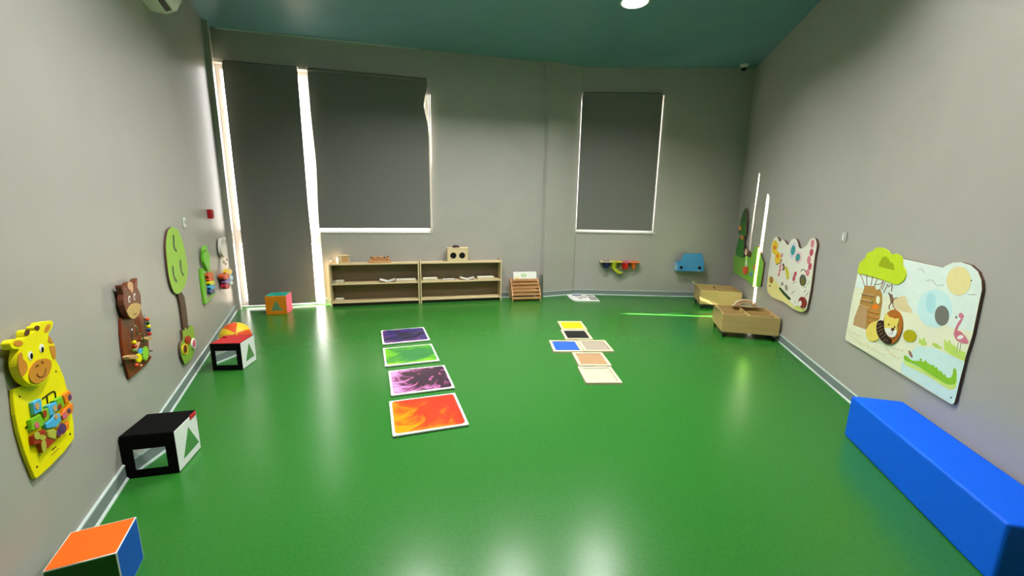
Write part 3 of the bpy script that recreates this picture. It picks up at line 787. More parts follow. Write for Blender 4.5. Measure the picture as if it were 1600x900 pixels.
  ('tree_crown','board','treelime',0.015,0.021,'S',[(-0.757,0.4248),(-0.7657,0.4576),(-0.7567,0.5082),(-0.7001,0.5516),(-0.6818,0.5925),(-0.6168,0.6139),(-0.5856,0.64),(-0.5303,0.648),(-0.4735,0.6449),(-0.4231,0.6278),(-0.399,0.6129),(-0.3437,0.6226),(-0.291,0.6125),(-0.2683,0.5916),(-0.2557,0.5566),(-0.2213,0.5302),(-0.2046,0.5016),(-0.2103,0.4695),(-0.2366,0.4388),(-0.28,0.4204),(-0.3307,0.4194),(-0.4208,0.4231),(-0.5568,0.4291),(-0.6603,0.4305)]),
  ('crown_hole','board','darklime',0.021,0.0215,'P',[(-0.5127,0.5137),(-0.5059,0.5459),(-0.4839,0.5796),(-0.4559,0.5929),(-0.4169,0.5835),(-0.3977,0.565),(-0.351,0.5547),(-0.3249,0.5125),(-0.3937,0.5107)]),
  ('trunk_print','board','trunkprint',0.0156,0.0162,'P',[(-0.6436,0.349),(-0.5161,0.3652),(-0.4938,0.3415),(-0.4514,0.3583),(-0.4183,0.3278),(-0.3977,0.2697),(-0.3903,0.1538),(-0.4578,0.0945),(-0.5289,0.0321),(-0.7011,0.0203),(-0.7029,0.0774),(-0.668,0.1931)]),
  ('trunk_shade','board','trunkprint2',0.0162,0.0168,'P',[(-0.6636,0.2003),(-0.5543,0.177),(-0.5277,0.0324),(-0.6981,0.0223),(-0.6985,0.0785)]),
  ('branch_print','board','branchmauve',0.0162,0.0028,'L',[(-0.6398,0.3375),(-0.6892,0.3897),(-0.7321,0.4196)]),
  ('branch_print','board','branchmauve',0.0162,0.0028,'L',[(-0.6187,0.3535),(-0.643,0.4275)]),
  ('branch_print','board','branchmauve',0.0162,0.0028,'L',[(-0.5653,0.3632),(-0.5662,0.4279)]),
  ('branch_print','board','branchmauve',0.0162,0.0028,'L',[(-0.5257,0.3646),(-0.5048,0.4205)]),
  ('branch_print','board','branchmauve',0.0162,0.0028,'L',[(-0.4268,0.3545),(-0.4092,0.4142)]),
  ('branch_print','board','branchmauve',0.0162,0.0028,'L',[(-0.4035,0.3393),(-0.3719,0.4096)]),
  ('branch_print','board','branchmauve',0.0162,0.0028,'L',[(-0.4478,0.3619),(-0.4282,0.4165),(-0.4582,0.3942),(-0.5108,0.379)]),
  ('branch_print','board','branchmauve',0.0162,0.0028,'L',[(-0.3652,0.3887),(-0.3289,0.4119),(-0.3223,0.3638)]),
  ('trunk_stripe','board','trunkprint2',0.0168,0.006,'L',[(-0.66,0.2786),(-0.5023,0.2961)]),
  ('trunk_stripe','board','trunkprint2',0.0168,0.006,'L',[(-0.6589,0.2357),(-0.5074,0.2509)]),
  ('trunk_stripe','board','trunkprint2',0.0168,0.006,'L',[(-0.6608,0.1919),(-0.5286,0.1925)]),
  ('trunk_stripe','board','maneorange',0.0168,0.004,'L',[(-0.542,0.171),(-0.4082,0.1837)]),
  ('trunk_stripe','board','maneorange',0.0168,0.004,'L',[(-0.5397,0.1323),(-0.397,0.1491)]),
  ('trunk_stripe','board','maneorange',0.0168,0.004,'L',[(-0.5383,0.0963),(-0.4404,0.1052)]),
  ('monkey_print','board','monkeybrown',0.0162,0.0168,'P',[(-0.3625,0.3559),(-0.3245,0.3469),(-0.3026,0.3459),(-0.2809,0.3123),(-0.2792,0.2854),(-0.3065,0.2902),(-0.3318,0.3288)]),
  ('monkey_leg','board','monkeybrown',0.0168,0.003,'L',[(-0.2975,0.2892),(-0.3136,0.2634),(-0.3038,0.2407)]),
  ('monkey_leg','board','monkeybrown',0.0168,0.003,'L',[(-0.2863,0.2944),(-0.2647,0.2666),(-0.2366,0.257)]),
  ('monkey_tail','board','monkeybrown',0.0168,0.0025,'L',[(-0.2903,0.3072),(-0.2682,0.3311),(-0.2487,0.3352)]),
  ('toucan_print','board','orange',0.0168,0.0174,'E',[(-0.4653,0.222),(0.0375,0.0089),(0.006,-0.0184)]),
  ('toucan_wing','board','olivegreen',0.0168,0.0178,'E',[(-0.5193,0.2479),(0.0148,0.0033),(0.005,-0.0155)]),
  ('knot_hole','board','safaricream',0.0168,0.0174,'E',[(-0.4488,0.2781),(0.023,0.005),(0.0087,-0.027)]),
  ('mountain_print','board','sandprint',0.015,0.0157,'P',[(-0.2916,0.3045),(-0.2624,0.3326),(-0.191,0.3636),(-0.1607,0.3543),(-0.1378,0.3178),(-0.0936,0.2972),(-0.0854,0.2707),(-0.1742,0.259),(-0.2503,0.2674)]),
  ('lion_body','board','lionyellow',0.0162,0.0202,'S',[(-0.512,0.0062),(-0.5058,0.0506),(-0.471,0.0994),(-0.4117,0.1274),(-0.359,0.1102),(-0.3387,0.0472),(-0.3851,-0.014),(-0.4585,-0.0317)]),
  ('lion_mane','board','maneorange',0.0162,0.0242,'E',[(-0.235,0.1367),(0.1,0.0189),(0.0111,-0.1185)]),
  ('mane_fur','board','manedark',0.0242,0.0302,'S',[(-0.3763,0.139),(-0.3345,0.1532),(-0.3061,0.1355),(-0.2946,0.0993),(-0.2531,0.0668),(-0.2065,0.0564),(-0.2055,0.0263),(-0.2532,0.0117),(-0.3102,0.0206),(-0.3619,0.0507),(-0.386,0.0959)]),
  ('fur_streak','board','tan',0.0307,0.0018,'L',[(-0.3677,0.1155),(-0.3403,0.1317)]),
  ('fur_streak','board','tan',0.0307,0.0018,'L',[(-0.3712,0.0827),(-0.3227,0.1195)]),
  ('fur_streak','board','tan',0.0307,0.0018,'L',[(-0.3523,0.068),(-0.3077,0.1011)]),
  ('fur_streak','board','tan',0.0307,0.0018,'L',[(-0.3277,0.0495),(-0.2969,0.0816)]),
  ('fur_streak','board','tan',0.0307,0.0018,'L',[(-0.3043,0.0339),(-0.2635,0.0748)]),
  ('fur_streak','board','tan',0.0307,0.0018,'L',[(-0.273,0.0211),(-0.2553,0.0493)]),
  ('fur_streak','board','tan',0.0307,0.0018,'L',[(-0.2472,0.0238),(-0.229,0.0492)]),
  ('lion_face','board','lionyellow',0.0242,0.0292,'S',[(-0.3146,0.184),(-0.3163,0.2032),(-0.2958,0.2084),(-0.2787,0.1961),(-0.2365,0.1989),(-0.2032,0.1995),(-0.1896,0.2085),(-0.1722,0.2051),(-0.169,0.1819),(-0.1748,0.1615),(-0.1624,0.1273),(-0.1695,0.0927),(-0.2045,0.0709),(-0.2485,0.0739),(-0.2866,0.0961),(-0.308,0.1351)]),
  ('lion_muzzle','board','white',0.0292,0.0312,'S',[(-0.2911,0.1087),(-0.2515,0.123),(-0.2208,0.1346),(-0.1785,0.1332),(-0.1626,0.1217),(-0.1675,0.0931),(-0.2011,0.0723),(-0.2449,0.0748)]),
  ('lion_nose','board','brown',0.0312,0.0327,'E',[(-0.203,0.1275),(0.0168,0.005),(0.0031,-0.01)]),
  ('lion_mouth','board','brown',0.0312,0.0014,'L',[(-0.2287,0.092),(-0.2073,0.0919),(-0.1981,0.1029),(-0.2062,0.1152)]),
  ('lion_eye','board','brown',0.0292,0.0302,'E',[(-0.2566,0.1466),(0.0071,0.002),(0.0019,-0.0061)]),
  ('lion_eye','board','brown',0.0292,0.0302,'E',[(-0.1929,0.1465),(0.0069,0.002),(0.0019,-0.006)]),
  ('sand_ripple','board','sandprint',0.015,0.0025,'L',[(-0.743,-0.0383),(-0.7009,-0.0459),(-0.6661,-0.0348),(-0.6258,-0.0423),(-0.5925,-0.0314),(-0.5539,-0.0388),(-0.522,-0.0282)]),
  ('sand_ripple','board','sandprint',0.015,0.0025,'L',[(-0.7439,-0.0713),(-0.6762,-0.0792),(-0.6171,-0.0685),(-0.5541,-0.0761),(-0.4992,-0.0658),(-0.4405,-0.0733),(-0.3894,-0.0634)]),
  ('sand_ripple','board','sandprint',0.015,0.0025,'L',[(-0.633,-0.0884),(-0.5608,-0.094),(-0.4975,-0.0816),(-0.431,-0.0871),(-0.3726,-0.0754),(-0.311,-0.0808),(-0.257,-0.0696)]),
  ('sand_ripple','board','sandprint',0.015,0.0025,'L',[(-0.2103,0.0029),(-0.1876,-0.0019),(-0.1702,0.0092),(-0.1481,0.0043),(-0.1312,0.0152),(-0.1097,0.0104),(-0.0933,0.0211)]),
  ('sand_ripple','board','sandprint',0.015,0.0025,'L',[(-0.213,-0.0427),(-0.1934,-0.0502),(-0.1792,-0.0418),(-0.16,-0.0493),(-0.1461,-0.0409),(-0.1274,-0.0484),(-0.1138,-0.0401)]),
  ('sand_ripple','board','sandprint',0.015,0.0025,'L',[(-0.2701,-0.0286),(-0.2464,-0.038),(-0.2282,-0.0311),(-0.2051,-0.0404),(-0.1874,-0.0336),(-0.1649,-0.0428),(-0.1477,-0.036)]),
  ('sun_print','board','suncream',0.0156,0.0162,'E',[(0.2206,0.5319),(0.0832,0.0143),(0.0226,-0.0768)]),
  ('elephant_print','board','elephantblue',0.0156,0.0162,'E',[(0.0893,0.3435),(0.1325,0.0317),(0.0327,-0.1084)]),
  ('elephant_ear','board','elephantear',0.0162,0.0168,'E',[(0.0569,0.3685),(0.0399,0.0091),(0.0182,-0.0602)]),
  ('mirror_disc','board','mirrorgrey',0.0162,0.0178,'E',[(0.1617,0.3184),(0.0506,0.013),(0.0166,-0.0555)]),
  ('bird_eye','board','darkmetal',0.0162,0.0168,'E',[(0.3069,0.5486),(0.0045,0.0008),(0.0011,-0.0036)]),
  ('bird_line','board','birdgrey',0.0156,0.0018,'L',[(0.3016,0.4731),(0.3221,0.4743),(0.3568,0.4843)]),
  ('bird_line','board','birdgrey',0.0156,0.0018,'L',[(-0.0166,0.4913),(0.0072,0.5008),(0.0337,0.4999),(0.065,0.4812),(0.0997,0.4849),(0.1247,0.4947)]),
  ('bird_line','board','birdgrey',0.0156,0.0018,'L',[(-0.1058,0.5497),(-0.0788,0.5535),(-0.0458,0.5362)]),
  ('flamingo_neck','board','flamingo',0.0162,0.0168,'S',[(0.2773,0.3533),(0.2891,0.3663),(0.3122,0.3547),(0.3088,0.3414),(0.3042,0.3151),(0.2937,0.287),(0.2919,0.2611),(0.2901,0.235),(0.277,0.2361),(0.2745,0.2661),(0.2839,0.3095),(0.298,0.336),(0.2844,0.34)]),
  ('flamingo_beak','board','darkmetal',0.0162,0.0168,'E',[(0.265,0.3349),(0.0042,0.0011),(0.0023,-0.0075)]),
  ('flamingo_body','board','flamingo',0.0164,0.017,'S',[(0.2775,0.2492),(0.2898,0.2635),(0.3145,0.2682),(0.3436,0.2561),(0.3789,0.2311),(0.3736,0.2175),(0.3439,0.2119),(0.3116,0.2119),(0.2878,0.2256)]),
  ('flamingo_wing','board','white',0.0168,0.0176,'E',[(0.3231,0.2377),(0.0181,0.012),(0.0074,-0.0085)]),
  ('flamingo_leg','board','birdgrey',0.0162,0.0016,'L',[(0.3185,0.2063),(0.32,0.1457)]),
  ('flamingo_leg','board','birdgrey',0.0162,0.0016,'L',[(0.3339,0.2087),(0.3393,0.1578)]),
  ('reed_print','board','reedlime',0.0156,0.0162,'P',[(0.2338,0.1374),(0.2158,0.1977),(0.2456,0.1798),(0.2492,0.2028),(0.2722,0.1831),(0.2995,0.1814),(0.3423,0.1694),(0.3767,0.1709),(0.3841,0.1241),(0.2897,0.1242)]),
  ('bush_print','board','reedlime',0.0156,0.0162,'P',[(0.0309,0.1096),(0.0247,0.1434),(0.0485,0.1331),(0.065,0.159),(0.0804,0.1346),(0.0957,0.1366),(0.0949,0.1131),(0.0576,0.1035)]),
  ('bush_print','board','reedlime',0.0156,0.0162,'P',[(0.1351,0.1351),(0.1389,0.1478),(0.1678,0.1516),(0.2106,0.1433),(0.2108,0.1306),(0.168,0.1261)]),
  ('olive_disc','board','olivedisc',0.0156,0.0188,'E',[(-0.0578,0.1278),(0.0557,-0.0045),(-0.0169,-0.0407)]),
  ('crocodile_shadow','board','paleolime',0.0156,0.0162,'S',[(-0.0669,-0.0414),(0.0331,-0.0346),(0.1623,-0.0313),(0.2783,-0.0234),(0.3553,-0.0071),(0.3471,0.0541),(0.3625,0.0175),(0.3696,-0.0333),(0.3379,-0.0611),(0.2901,-0.063),(0.2005,-0.0562),(0.0566,-0.0559),(-0.0377,-0.0618)]),
  ('crocodile_print','board','crocgreen',0.0162,0.0168,'S',[(-0.0712,-0.0241),(-0.0638,-0.0038),(-0.0362,-0.0051),(0.0102,-0.0128),(0.0791,0.0099),(0.1327,0.0183),(0.1797,0.016),(0.2338,0.0088),(0.2879,-0.0055),(0.32,0.0023),(0.33,0.0256),(0.3284,0.0601),(0.3472,0.0568),(0.3593,0.0161),(0.359,-0.0164),(0.3371,-0.0325),(0.299,-0.0425),(0.2264,-0.0397),(0.1163,-0.0322),(0.0324,-0.0288),(-0.0446,-0.0363)]),
  ('crocodile_spike','board','crocgreen',0.0162,0.0168,'E',[(0.0766,0.018),(0.0088,0.0032),(0.0023,-0.0075)]),
  ('crocodile_spike','board','crocgreen',0.0162,0.0168,'E',[(0.1178,0.0203),(0.0086,0.0032),(0.0023,-0.0073)]),
  ('crocodile_spike','board','crocgreen',0.0162,0.0168,'E',[(0.181,0.0165),(0.0081,0.0032),(0.0022,-0.0072)]),
  ('crocodile_spike','board','crocgreen',0.0162,0.0168,'E',[(0.2103,0.0137),(0.0079,0.0031),(0.0022,-0.0071)]),
  ('crocodile_spike','board','crocgreen',0.0162,0.0168,'E',[(0.2497,0.0039),(0.0077,0.0031),(0.0021,-0.007)]),
  ('crocodile_spike','board','crocgreen',0.0162,0.0168,'E',[(0.2802,-0.0032),(0.0075,0.0031),(0.0021,-0.0069)]),
  ('feather_print','board','branchmauve',0.0162,0.0168,'E',[(-0.0175,0.0202),(0.009,0.0068),(0.0219,-0.0172)]),
  ('screw','board','darkmetal',0.015,0.017,'E',[(0.3554,-0.0999),(0.0041,0.0019),(0.0013,-0.0043)]),
 ]),
 ('meadow_wall_panel','white meadow picture wall panel with wavy top, flowers and ladybird','wall panel',(3.0493, 4.417, 0.7159),-1.82482,[
  ('board','','meadowwhite',0.0,0.022,'S',[(-0.6973,0.0285),(-0.6913,0.1481),(-0.681,0.2114),(-0.722,0.3123),(-0.6968,0.382),(-0.6455,0.4283),(-0.5839,0.4446),(-0.5181,0.4254),(-0.4649,0.3942),(-0.425,0.4147),(-0.3663,0.4248),(-0.3004,0.4128),(-0.2463,0.389),(-0.1924,0.3823),(-0.154,0.4131),(-0.1115,0.4491),(-0.0478,0.4618),(0.0091,0.4526),(0.0607,0.4198),(0.1008,0.3814),(0.1545,0.3734),(0.2213,0.3924),(0.2911,0.4287),(0.3313,0.4765),(0.3801,0.4971),(0.4352,0.4961),(0.4774,0.4683),(0.4991,0.4226),(0.4931,0.3504),(0.4956,0.2689),(0.507,0.1598),(0.5164,0.004),(0.5034,-0.1588),(0.484,-0.2067),(0.4081,-0.2419),(0.3071,-0.2556),(0.1401,-0.2613),(-0.0949,-0.2493),(-0.4313,-0.2717),(-0.5711,-0.2542),(-0.658,-0.2104),(-0.6878,-0.1138),(-0.6915,-0.0466)]),
  ('yellow_print','board','meadowyellow',0.022,0.0226,'S',[(-0.6822,-0.1129),(-0.6696,-0.0566),(-0.5207,-0.0457),(-0.305,-0.0922),(-0.1243,-0.1696),(0.0918,-0.2077),(0.2187,-0.2369),(0.3067,-0.2501),(0.1407,-0.2583),(-0.0944,-0.2462),(-0.4307,-0.2683),(-0.5661,-0.2519),(-0.6506,-0.2091)]),
  ('grass_print','board','meadowlime',0.022,0.0228,'S',[(0.2192,-0.2368),(0.2896,-0.2032),(0.3988,-0.211),(0.4727,-0.2041),(0.4094,-0.2394),(0.3084,-0.2531)]),
  ('flower_print','board','sunyellow',0.0226,0.0234,'S',[(-0.6893,0.3091),(-0.679,0.3712),(-0.621,0.3999),(-0.5299,0.3831),(-0.4854,0.3336),(-0.5174,0.2891),(-0.394,0.2663),(-0.3492,0.2131),(-0.3696,0.164),(-0.4616,0.1284),(-0.528,0.168),(-0.5429,0.2265),(-0.6375,0.2467)]),
  ('flower_center','board','orange',0.0234,0.0242,'E',[(-0.5962,0.3145),(0.046,0.0043),(0.0105,-0.0262)]),
  ('flower_center','board','orange',0.0234,0.0242,'E',[(-0.4602,0.2267),(0.0438,0.0049),(0.0102,-0.0255)]),
  ('butterfly_wing','board','lilacpale',0.0224,0.0226,'E',[(-0.0392,0.3362),(0.0851,0.0024),(-0.0058,-0.0914)]),
  ('butterfly_wing','board','pinkpale',0.0224,0.0227,'E',[(0.1229,0.2764),(0.088,0.0037),(-0.0033,-0.0615)]),
  ('butterfly_patch','board','tealprint',0.0226,0.0234,'E',[(-0.037,0.3364),(0.0554,0.0023),(0.0013,-0.0534)]),
  ('butterfly_patch','board','tealprint',0.0226,0.0234,'E',[(0.1125,0.2752),(0.0544,0.0023),(-0.0022,-0.0408)]),
  ('blossom','board','pinkflower',0.0226,0.0234,'E',[(0.4025,0.4454),(0.0366,0.0007),(0.0016,-0.0408)]),
  ('blossom','board','crimsonpink',0.0226,0.0234,'E',[(0.4109,0.361),(0.0399,0.0017),(0.0015,-0.0361)]),
  ('blossom','board','pinkflower',0.0226,0.0234,'E',[(0.3803,0.2839),(0.0395,0.0023),(0.0016,-0.0416)]),
  ('blossom','board','crimsonpink',0.0226,0.0234,'E',[(0.4274,0.2233),(0.0388,0.0028),(0.0015,-0.035)]),
  ('blossom','board','pinkflower',0.0226,0.0234,'E',[(0.397,0.1569),(0.0394,0.0035),(0.0014,-0.0345)]),
  ('berry','board','pinkflower',0.0226,0.0234,'E',[(-0.3322,0.2498),(0.0269,0.0002),(-0.008,-0.0261)]),
  ('berry','board','pinkflower',0.0226,0.0234,'E',[(-0.3338,0.1859),(0.027,0.0007),(-0.008,-0.0263)]),
  ('berry','board','pinkflower',0.0226,0.0234,'E',[(-0.3338,0.1219),(0.027,0.001),(-0.0081,-0.0265)]),
  ('berry','board','pinkflower',0.0226,0.0234,'E',[(-0.3269,0.0762),(0.027,0.0012),(-0.008,-0.0267)]),
  ('berry','board','pinkflower',0.0226,0.0234,'E',[(-0.3395,0.0274),(0.0272,0.0015),(-0.0081,-0.0269)]),
  ('wing_leaf','board','yellowleaf',0.0226,0.0234,'P',[(-0.2078,0.1277),(-0.1484,0.1472),(-0.0556,0.0937),(-0.0315,0.0311),(-0.0773,0.0011),(-0.1252,0.0494)]),
  ('wire','board','darkmetal',0.0234,0.004,'L',[(-0.4677,0.1228),(-0.3221,0.1642)]),
  ('ring','board','brown',0.0226,0.0274,'E',[(-0.2405,0.1259),(0.0346,0.0047),(0.0149,-0.038)]),
  ('ring_hole','board','pinkpale',0.0274,0.0284,'E',[(-0.2521,0.1242),(0.0232,0.0032),(0.0102,-0.0261)]),
  ('acorn','board','acorn',0.0226,0.0234,'E',[(-0.5522,-0.0773),(0.0595,0.0101),(0.0165,-0.0408)]),
  ('screw','board','darkmetal',0.0226,0.0234,'E',[(-0.5784,-0.1538),(0.0214,0.004),(0.004,-0.0099)]),
  ('leaf','board','sandgrey',0.0226,0.0234,'E',[(-0.1992,-0.0638),(0.0397,0.0071),(0.0081,-0.0208)]),
  ('leaf','board','sandgrey',0.0226,0.0234,'E',[(-0.0683,-0.0825),(0.036,0.0095),(0.0279,-0.0302)]),
  ('slot','board','darkgreen',0.0226,0.0234,'P',[(-0.2779,-0.1327),(-0.2484,-0.1082),(-0.0864,-0.1375),(0.0941,-0.1689),(0.0846,-0.1905),(0.0446,-0.1956),(-0.1209,-0.172)]),
  ('berry','board','crimsonpink',0.0226,0.0234,'E',[(0.1123,0.0984),(0.0334,0.0015),(-0.0074,-0.0289)]),
  ('berry','board','crimsonpink',0.0226,0.0234,'E',[(0.0952,0.0497),(0.0339,0.0031),(-0.0018,-0.0316)]),
  ('spiral_ring','board','darkmetal',0.0226,0.0254,'E',[(0.3181,0.0673),(0.0721,0.0123),(0.0211,-0.0567)]),
  ('spiral_face','board','mirrorgrey',0.0254,0.0274,'E',[(0.3156,0.0887),(0.058,0.0096),(0.0111,-0.0299)]),
  ('spiral_bead','board','olivegold',0.0254,0.0284,'E',[(0.3331,0.056),(0.0434,0.0075),(0.0138,-0.037)]),
  ('arc_wire','board','darkmetal',0.0234,0.004,'L',[(0.2392,0.1514),(0.2719,0.17),(0.3228,0.1719),(0.3559,0.1579)]),
  ('ladybird','board','darkred',0.0226,0.0354,'E',[(0.4048,-0.1444),(0.0782,0.0208),(0.0308,-0.0508)]),
  ('ladybird_face','board','white',0.0354,0.0374,'E',[(0.3729,-0.1628),(0.0337,0.0077),(0.0099,-0.0265)]),
  ('stalk_print','board','stalkgreen',0.0226,0.004,'L',[(0.4259,-0.0787),(0.4802,-0.0245)]),
  ('stalk_print','board','stalkgreen',0.0226,0.004,'L',[(0.3873,-0.043),(0.4152,-0.0157)]),
  ('stalk_print','board','stalkgreen',0.0226,0.004,'L',[(0.4297,0.0463),(0.476,0.0864)]),
  ('stalk_print','board','stalkgreen',0.0226,0.004,'L',[(0.0879,-0.1203),(0.1581,-0.0772)]),
  ('stalk_print','board','stalkgreen',0.0226,0.004,'L',[(0.0736,-0.0061),(0.1612,0.0265)]),
  ('stalk_print','board','stalkgreen',0.0226,0.004,'L',[(0.3584,0.0007),(0.4139,0.0219)]),
  ('stalk_print','board','stalkgreen',0.0226,0.004,'L',[(0.1946,-0.1733),(0.2285,-0.1887)]),
 ]),
 ('pine_wall_panel','green pine tree and hill wall panel near the far right corner','wall panel',(3.4766, 6.0627, 0.5181),-1.82482,[
  ('hill_board','','hillgreen',0.0,0.02,'P',[(-0.6998,0.1985),(-0.5886,0.2434),(-0.1465,0.2483),(0.222,0.3315),(0.2772,0.3777),(0.3331,0.443),(0.3973,0.4724),(0.4609,0.4702),(0.5255,0.4338),(0.6049,0.3883),(0.7305,0.312),(0.7886,0.282),(0.7898,0.1703),(0.7818,-0.0312),(0.4824,-0.0828),(0.077,-0.0466),(-0.6117,-0.0484)]),
  ('pine_tier','','pinegreen',0.02,0.03351,'P',[(-0.4578,0.532),(-0.2115,0.5658),(-0.13,0.4053),(-0.1511,0.3765),(-0.1047,0.2739),(-0.1452,0.2408),(-0.34,0.2324),(-0.5483,0.2564),(-0.5544,0.329)]),
  ('pine_tier','','pinemid',0.02,0.03676,'P',[(-0.4775,0.7611),(-0.1735,0.7654),(-0.0926,0.5844),(-0.1606,0.569),(-0.5352,0.5833),(-0.4945,0.6764)]),
  ('pine_tier','','pinedark',0.02,0.04,'P',[(-0.3353,0.9654),(-0.2579,0.9825),(-0.1856,0.8674),(-0.1213,0.7562),(-0.4786,0.7636),(-0.4146,0.8848)]),
  ('pine_cone','','orangetan',0.03676,0.048,'E',[(-0.425,0.6749),(0.0651,0.008),(0.0541,-0.0354)]),
  ('pine_cone','','orangetan',0.03351,0.044,'E',[(-0.2817,0.5375),(0.0702,0.0084),(0.0381,-0.0331)]),
  ('gear_wheel','','taupe',0.0227,0.03892,'E',[(0.003,0.349),(0.0944,0.0096),(0.0198,-0.0442)]),
  ('gear_wheel','','brown',0.0227,0.03351,'E',[(0.1485,0.3311),(0.0795,0.0086),(0.0191,-0.0431)]),
  ('stem','','stalkgreen',0.0227,0.03351,'P',[(0.0275,0.234),(0.0958,0.238),(0.1189,0.1407),(0.036,0.1293)]),
  ('carrot','','orangered',0.0227,0.03892,'S',[(-0.0378,0.1059),(0.0535,0.1373),(0.171,0.1351),(0.1819,0.0784),(0.1281,0.0367),(0.0449,0.0239),(-0.0302,0.0554)]),
  ('dot','','orangetan',0.02,0.0227,'E',[(0.4353,0.1689),(0.0531,0.0075),(0.0161,-0.0374)]),
  ('dot','','bluedot',0.02,0.0227,'E',[(0.3356,0.0698),(0.07,0.0108),(0.014,-0.0319)]),
 ]),
]
# ------------------------------------------------------------------ wall panels (outline points in metres from the panel's own centre)
DARK_EDGE = {'safari_wall_panel': ('board',), 'meadow_wall_panel': ('board',), 'tree_wall_panel': ('crown', 'bush'), 'pine_wall_panel': ('hill_board', 'pine_tier')}

def build_panel(name, label, cat, loc, rot, shapes):
    t = thing(name, label, cat, (loc[0] + .0015 * math.sin(rot), loc[1] - .0015 * math.cos(rot), loc[2]), rot)
    parts = {}
    for nm, par, m, t0, t1, k, pts in shapes:
        parent = parts.get(par, t) if par else t
        mb = MB()
        sm = False
        bev = 0
        if k in 'PS':
            if k == 'S':
                pts = smooth_loop(pts, 3)
            mb.prism_y(pts, t0, t1)
            if t1 - t0 > .006:
                bev = min(.003, (t1 - t0) * .25)
        elif k == 'E':
            (cx, cz), (ax, az), (bx, bz) = pts
            n = 28
            mb.prism_y([(cx + ax * math.cos(q) + bx * math.sin(q), cz + az * math.cos(q) + bz * math.sin(q)) for q in [2 * math.pi * i / n for i in range(n)]], t0, t1)
            if t1 - t0 > .006:
                bev = .002
        elif k == 'G':
            (cx, cz), (ax, az), (bx, bz) = pts
            P = []
            n = 12
            for i in range(n * 4):
                q = 2 * math.pi * i / (n * 4)
                r = 1.0 if i % 4 < 2 else .78
                P.append((cx + r * (ax * math.cos(q) + bx * math.sin(q)), cz + r * (az * math.cos(q) + bz * math.sin(q))))
            mb.prism_y(P, t0, t1)
        elif k == 'L':
            path = [(x, -t0, z) for x, z in (smooth_open(pts, 4) if len(pts) > 2 else pts)]
            mb.tube(path, t1, 6)
            sm = True
        elif k == 'B':
            (cx, cz), = pts
            mb.ball((cx, -t0, cz), t1, 16, 10)
            sm = True
        dark = DARK_EDGE.get(name, ())
        if nm in dark and t1 - t0 > .01 and k in 'PS':
            # printed face on a darker board: the board's cut edge shows
            o = mb.build(nm, 'plate_backing', parent, bevel=.0015)
            n_ = len(pts)
            cx = sum(p[0] for p in pts) / n_
            cz = sum(p[1] for p in pts) / n_
            MB().prism_y(pts, t1 - .0005, t1 + .0001).build('printed_face', m, o if not par else parent)
        else:
            o = mb.build(nm, m, parent, smooth=sm, bevel=bev)
        if not par:
            parts.setdefault(nm, o)
    return t

for pn in PANELS:
    pt = build_panel(*pn)
    if pn[0] == 'bull_busy_board':
        bd = [c for c in pt.children if c.name.startswith('board')][0]
        for (x, z) in ((.035, .06), (.16, -.09)):
            MB().cyl((x, -.012, z), (0, -1, 0), .004, .024, 8).build('axle', 'chrome', bd)

# ------------------------------------------------------------------ mirror cubes
def cube(name_label, s, frb, ang, faces, tri=None, rect=None, tagc=None, extra=None, center=None):
    a = math.radians(ang)
    X = Vector((math.cos(a), math.sin(a), 0)); Y = Vector((-math.sin(a), math.cos(a), 0))
    c = Vector((frb[0], frb[1], 0)) - X * s / 2 + Y * s / 2 if center is None else Vector((center[0], center[1], 0))
    t = thing('play_cube', name_label, 'cube', tuple(c), a, 'soft fabric play cubes')
    h = s / 2
    e = .006
    MB().box(-h + e, -h + e, e, h - e, h - e, s - e).build('core', 'fabwhite', t, bevel=.004)
    g = .0035
    P = {'front': (-h + g, -h, g, h - g, -h + e, s - g), 'right': (h - e, -h + g, g, h, h - g, s - g), 'back': (-h + g, h - e, g, h - g, h, s - g),
         'left': (-h, -h + g, g, -h + e, h - g, s - g), 'top': (-h + g, -h + g, s - e, h - g, h - g, s), 'bottom': (-h + g, -h + g, 0, h - g, h - g, e)}
    objs = {}
    for k, b in P.items():
        objs[k] = MB().box(*b).build('fabric_panel', faces[k], t, bevel=.003)
    pip = faces.get('piping', 'fabwhite')
    r = .0035
    for pth in ([(-h + r, -h + r, s - r), (h - r, -h + r, s - r), (h - r, h - r, s - r), (-h + r, h - r, s - r)], [(-h + r, -h + r, r), (h - r, -h + r, r), (h - r, h - r, r), (-h + r, h - r, r)]):
        MB().tube(pth, r, 6, True).build('piping', pip, t, smooth=True)
    for (x, y) in ((1, -1), (1, 1), (-1, 1), (-1, -1)):
        MB().tube([(x * (h - r), y * (h - r), r), (x * (h - r), y * (h - r), s - r)], r, 6).build('piping', pip, t, smooth=True)
    if rect:
        k, (u0, v0, u1, v1) = rect
        if k == 'front':
            MB().box(-h + u0 * s, -h - .0012, v0 * s, -h + u1 * s, -h + .001, v1 * s).build('mirror', mat_mirror(), t)
    if tri:
        k, pts = tri
        if k == 'right':
            MB().prism_x([(-h + u * s, v * s) for u, v in pts], h - .001, h + .0012).build('mirror', mat_mirror(), t)
        else:
            MB().prism_y([(-h + u * s, v * s) for u, v in pts], h - .001, h + .0012).build('mirror', mat_mirror(), t)
    return t

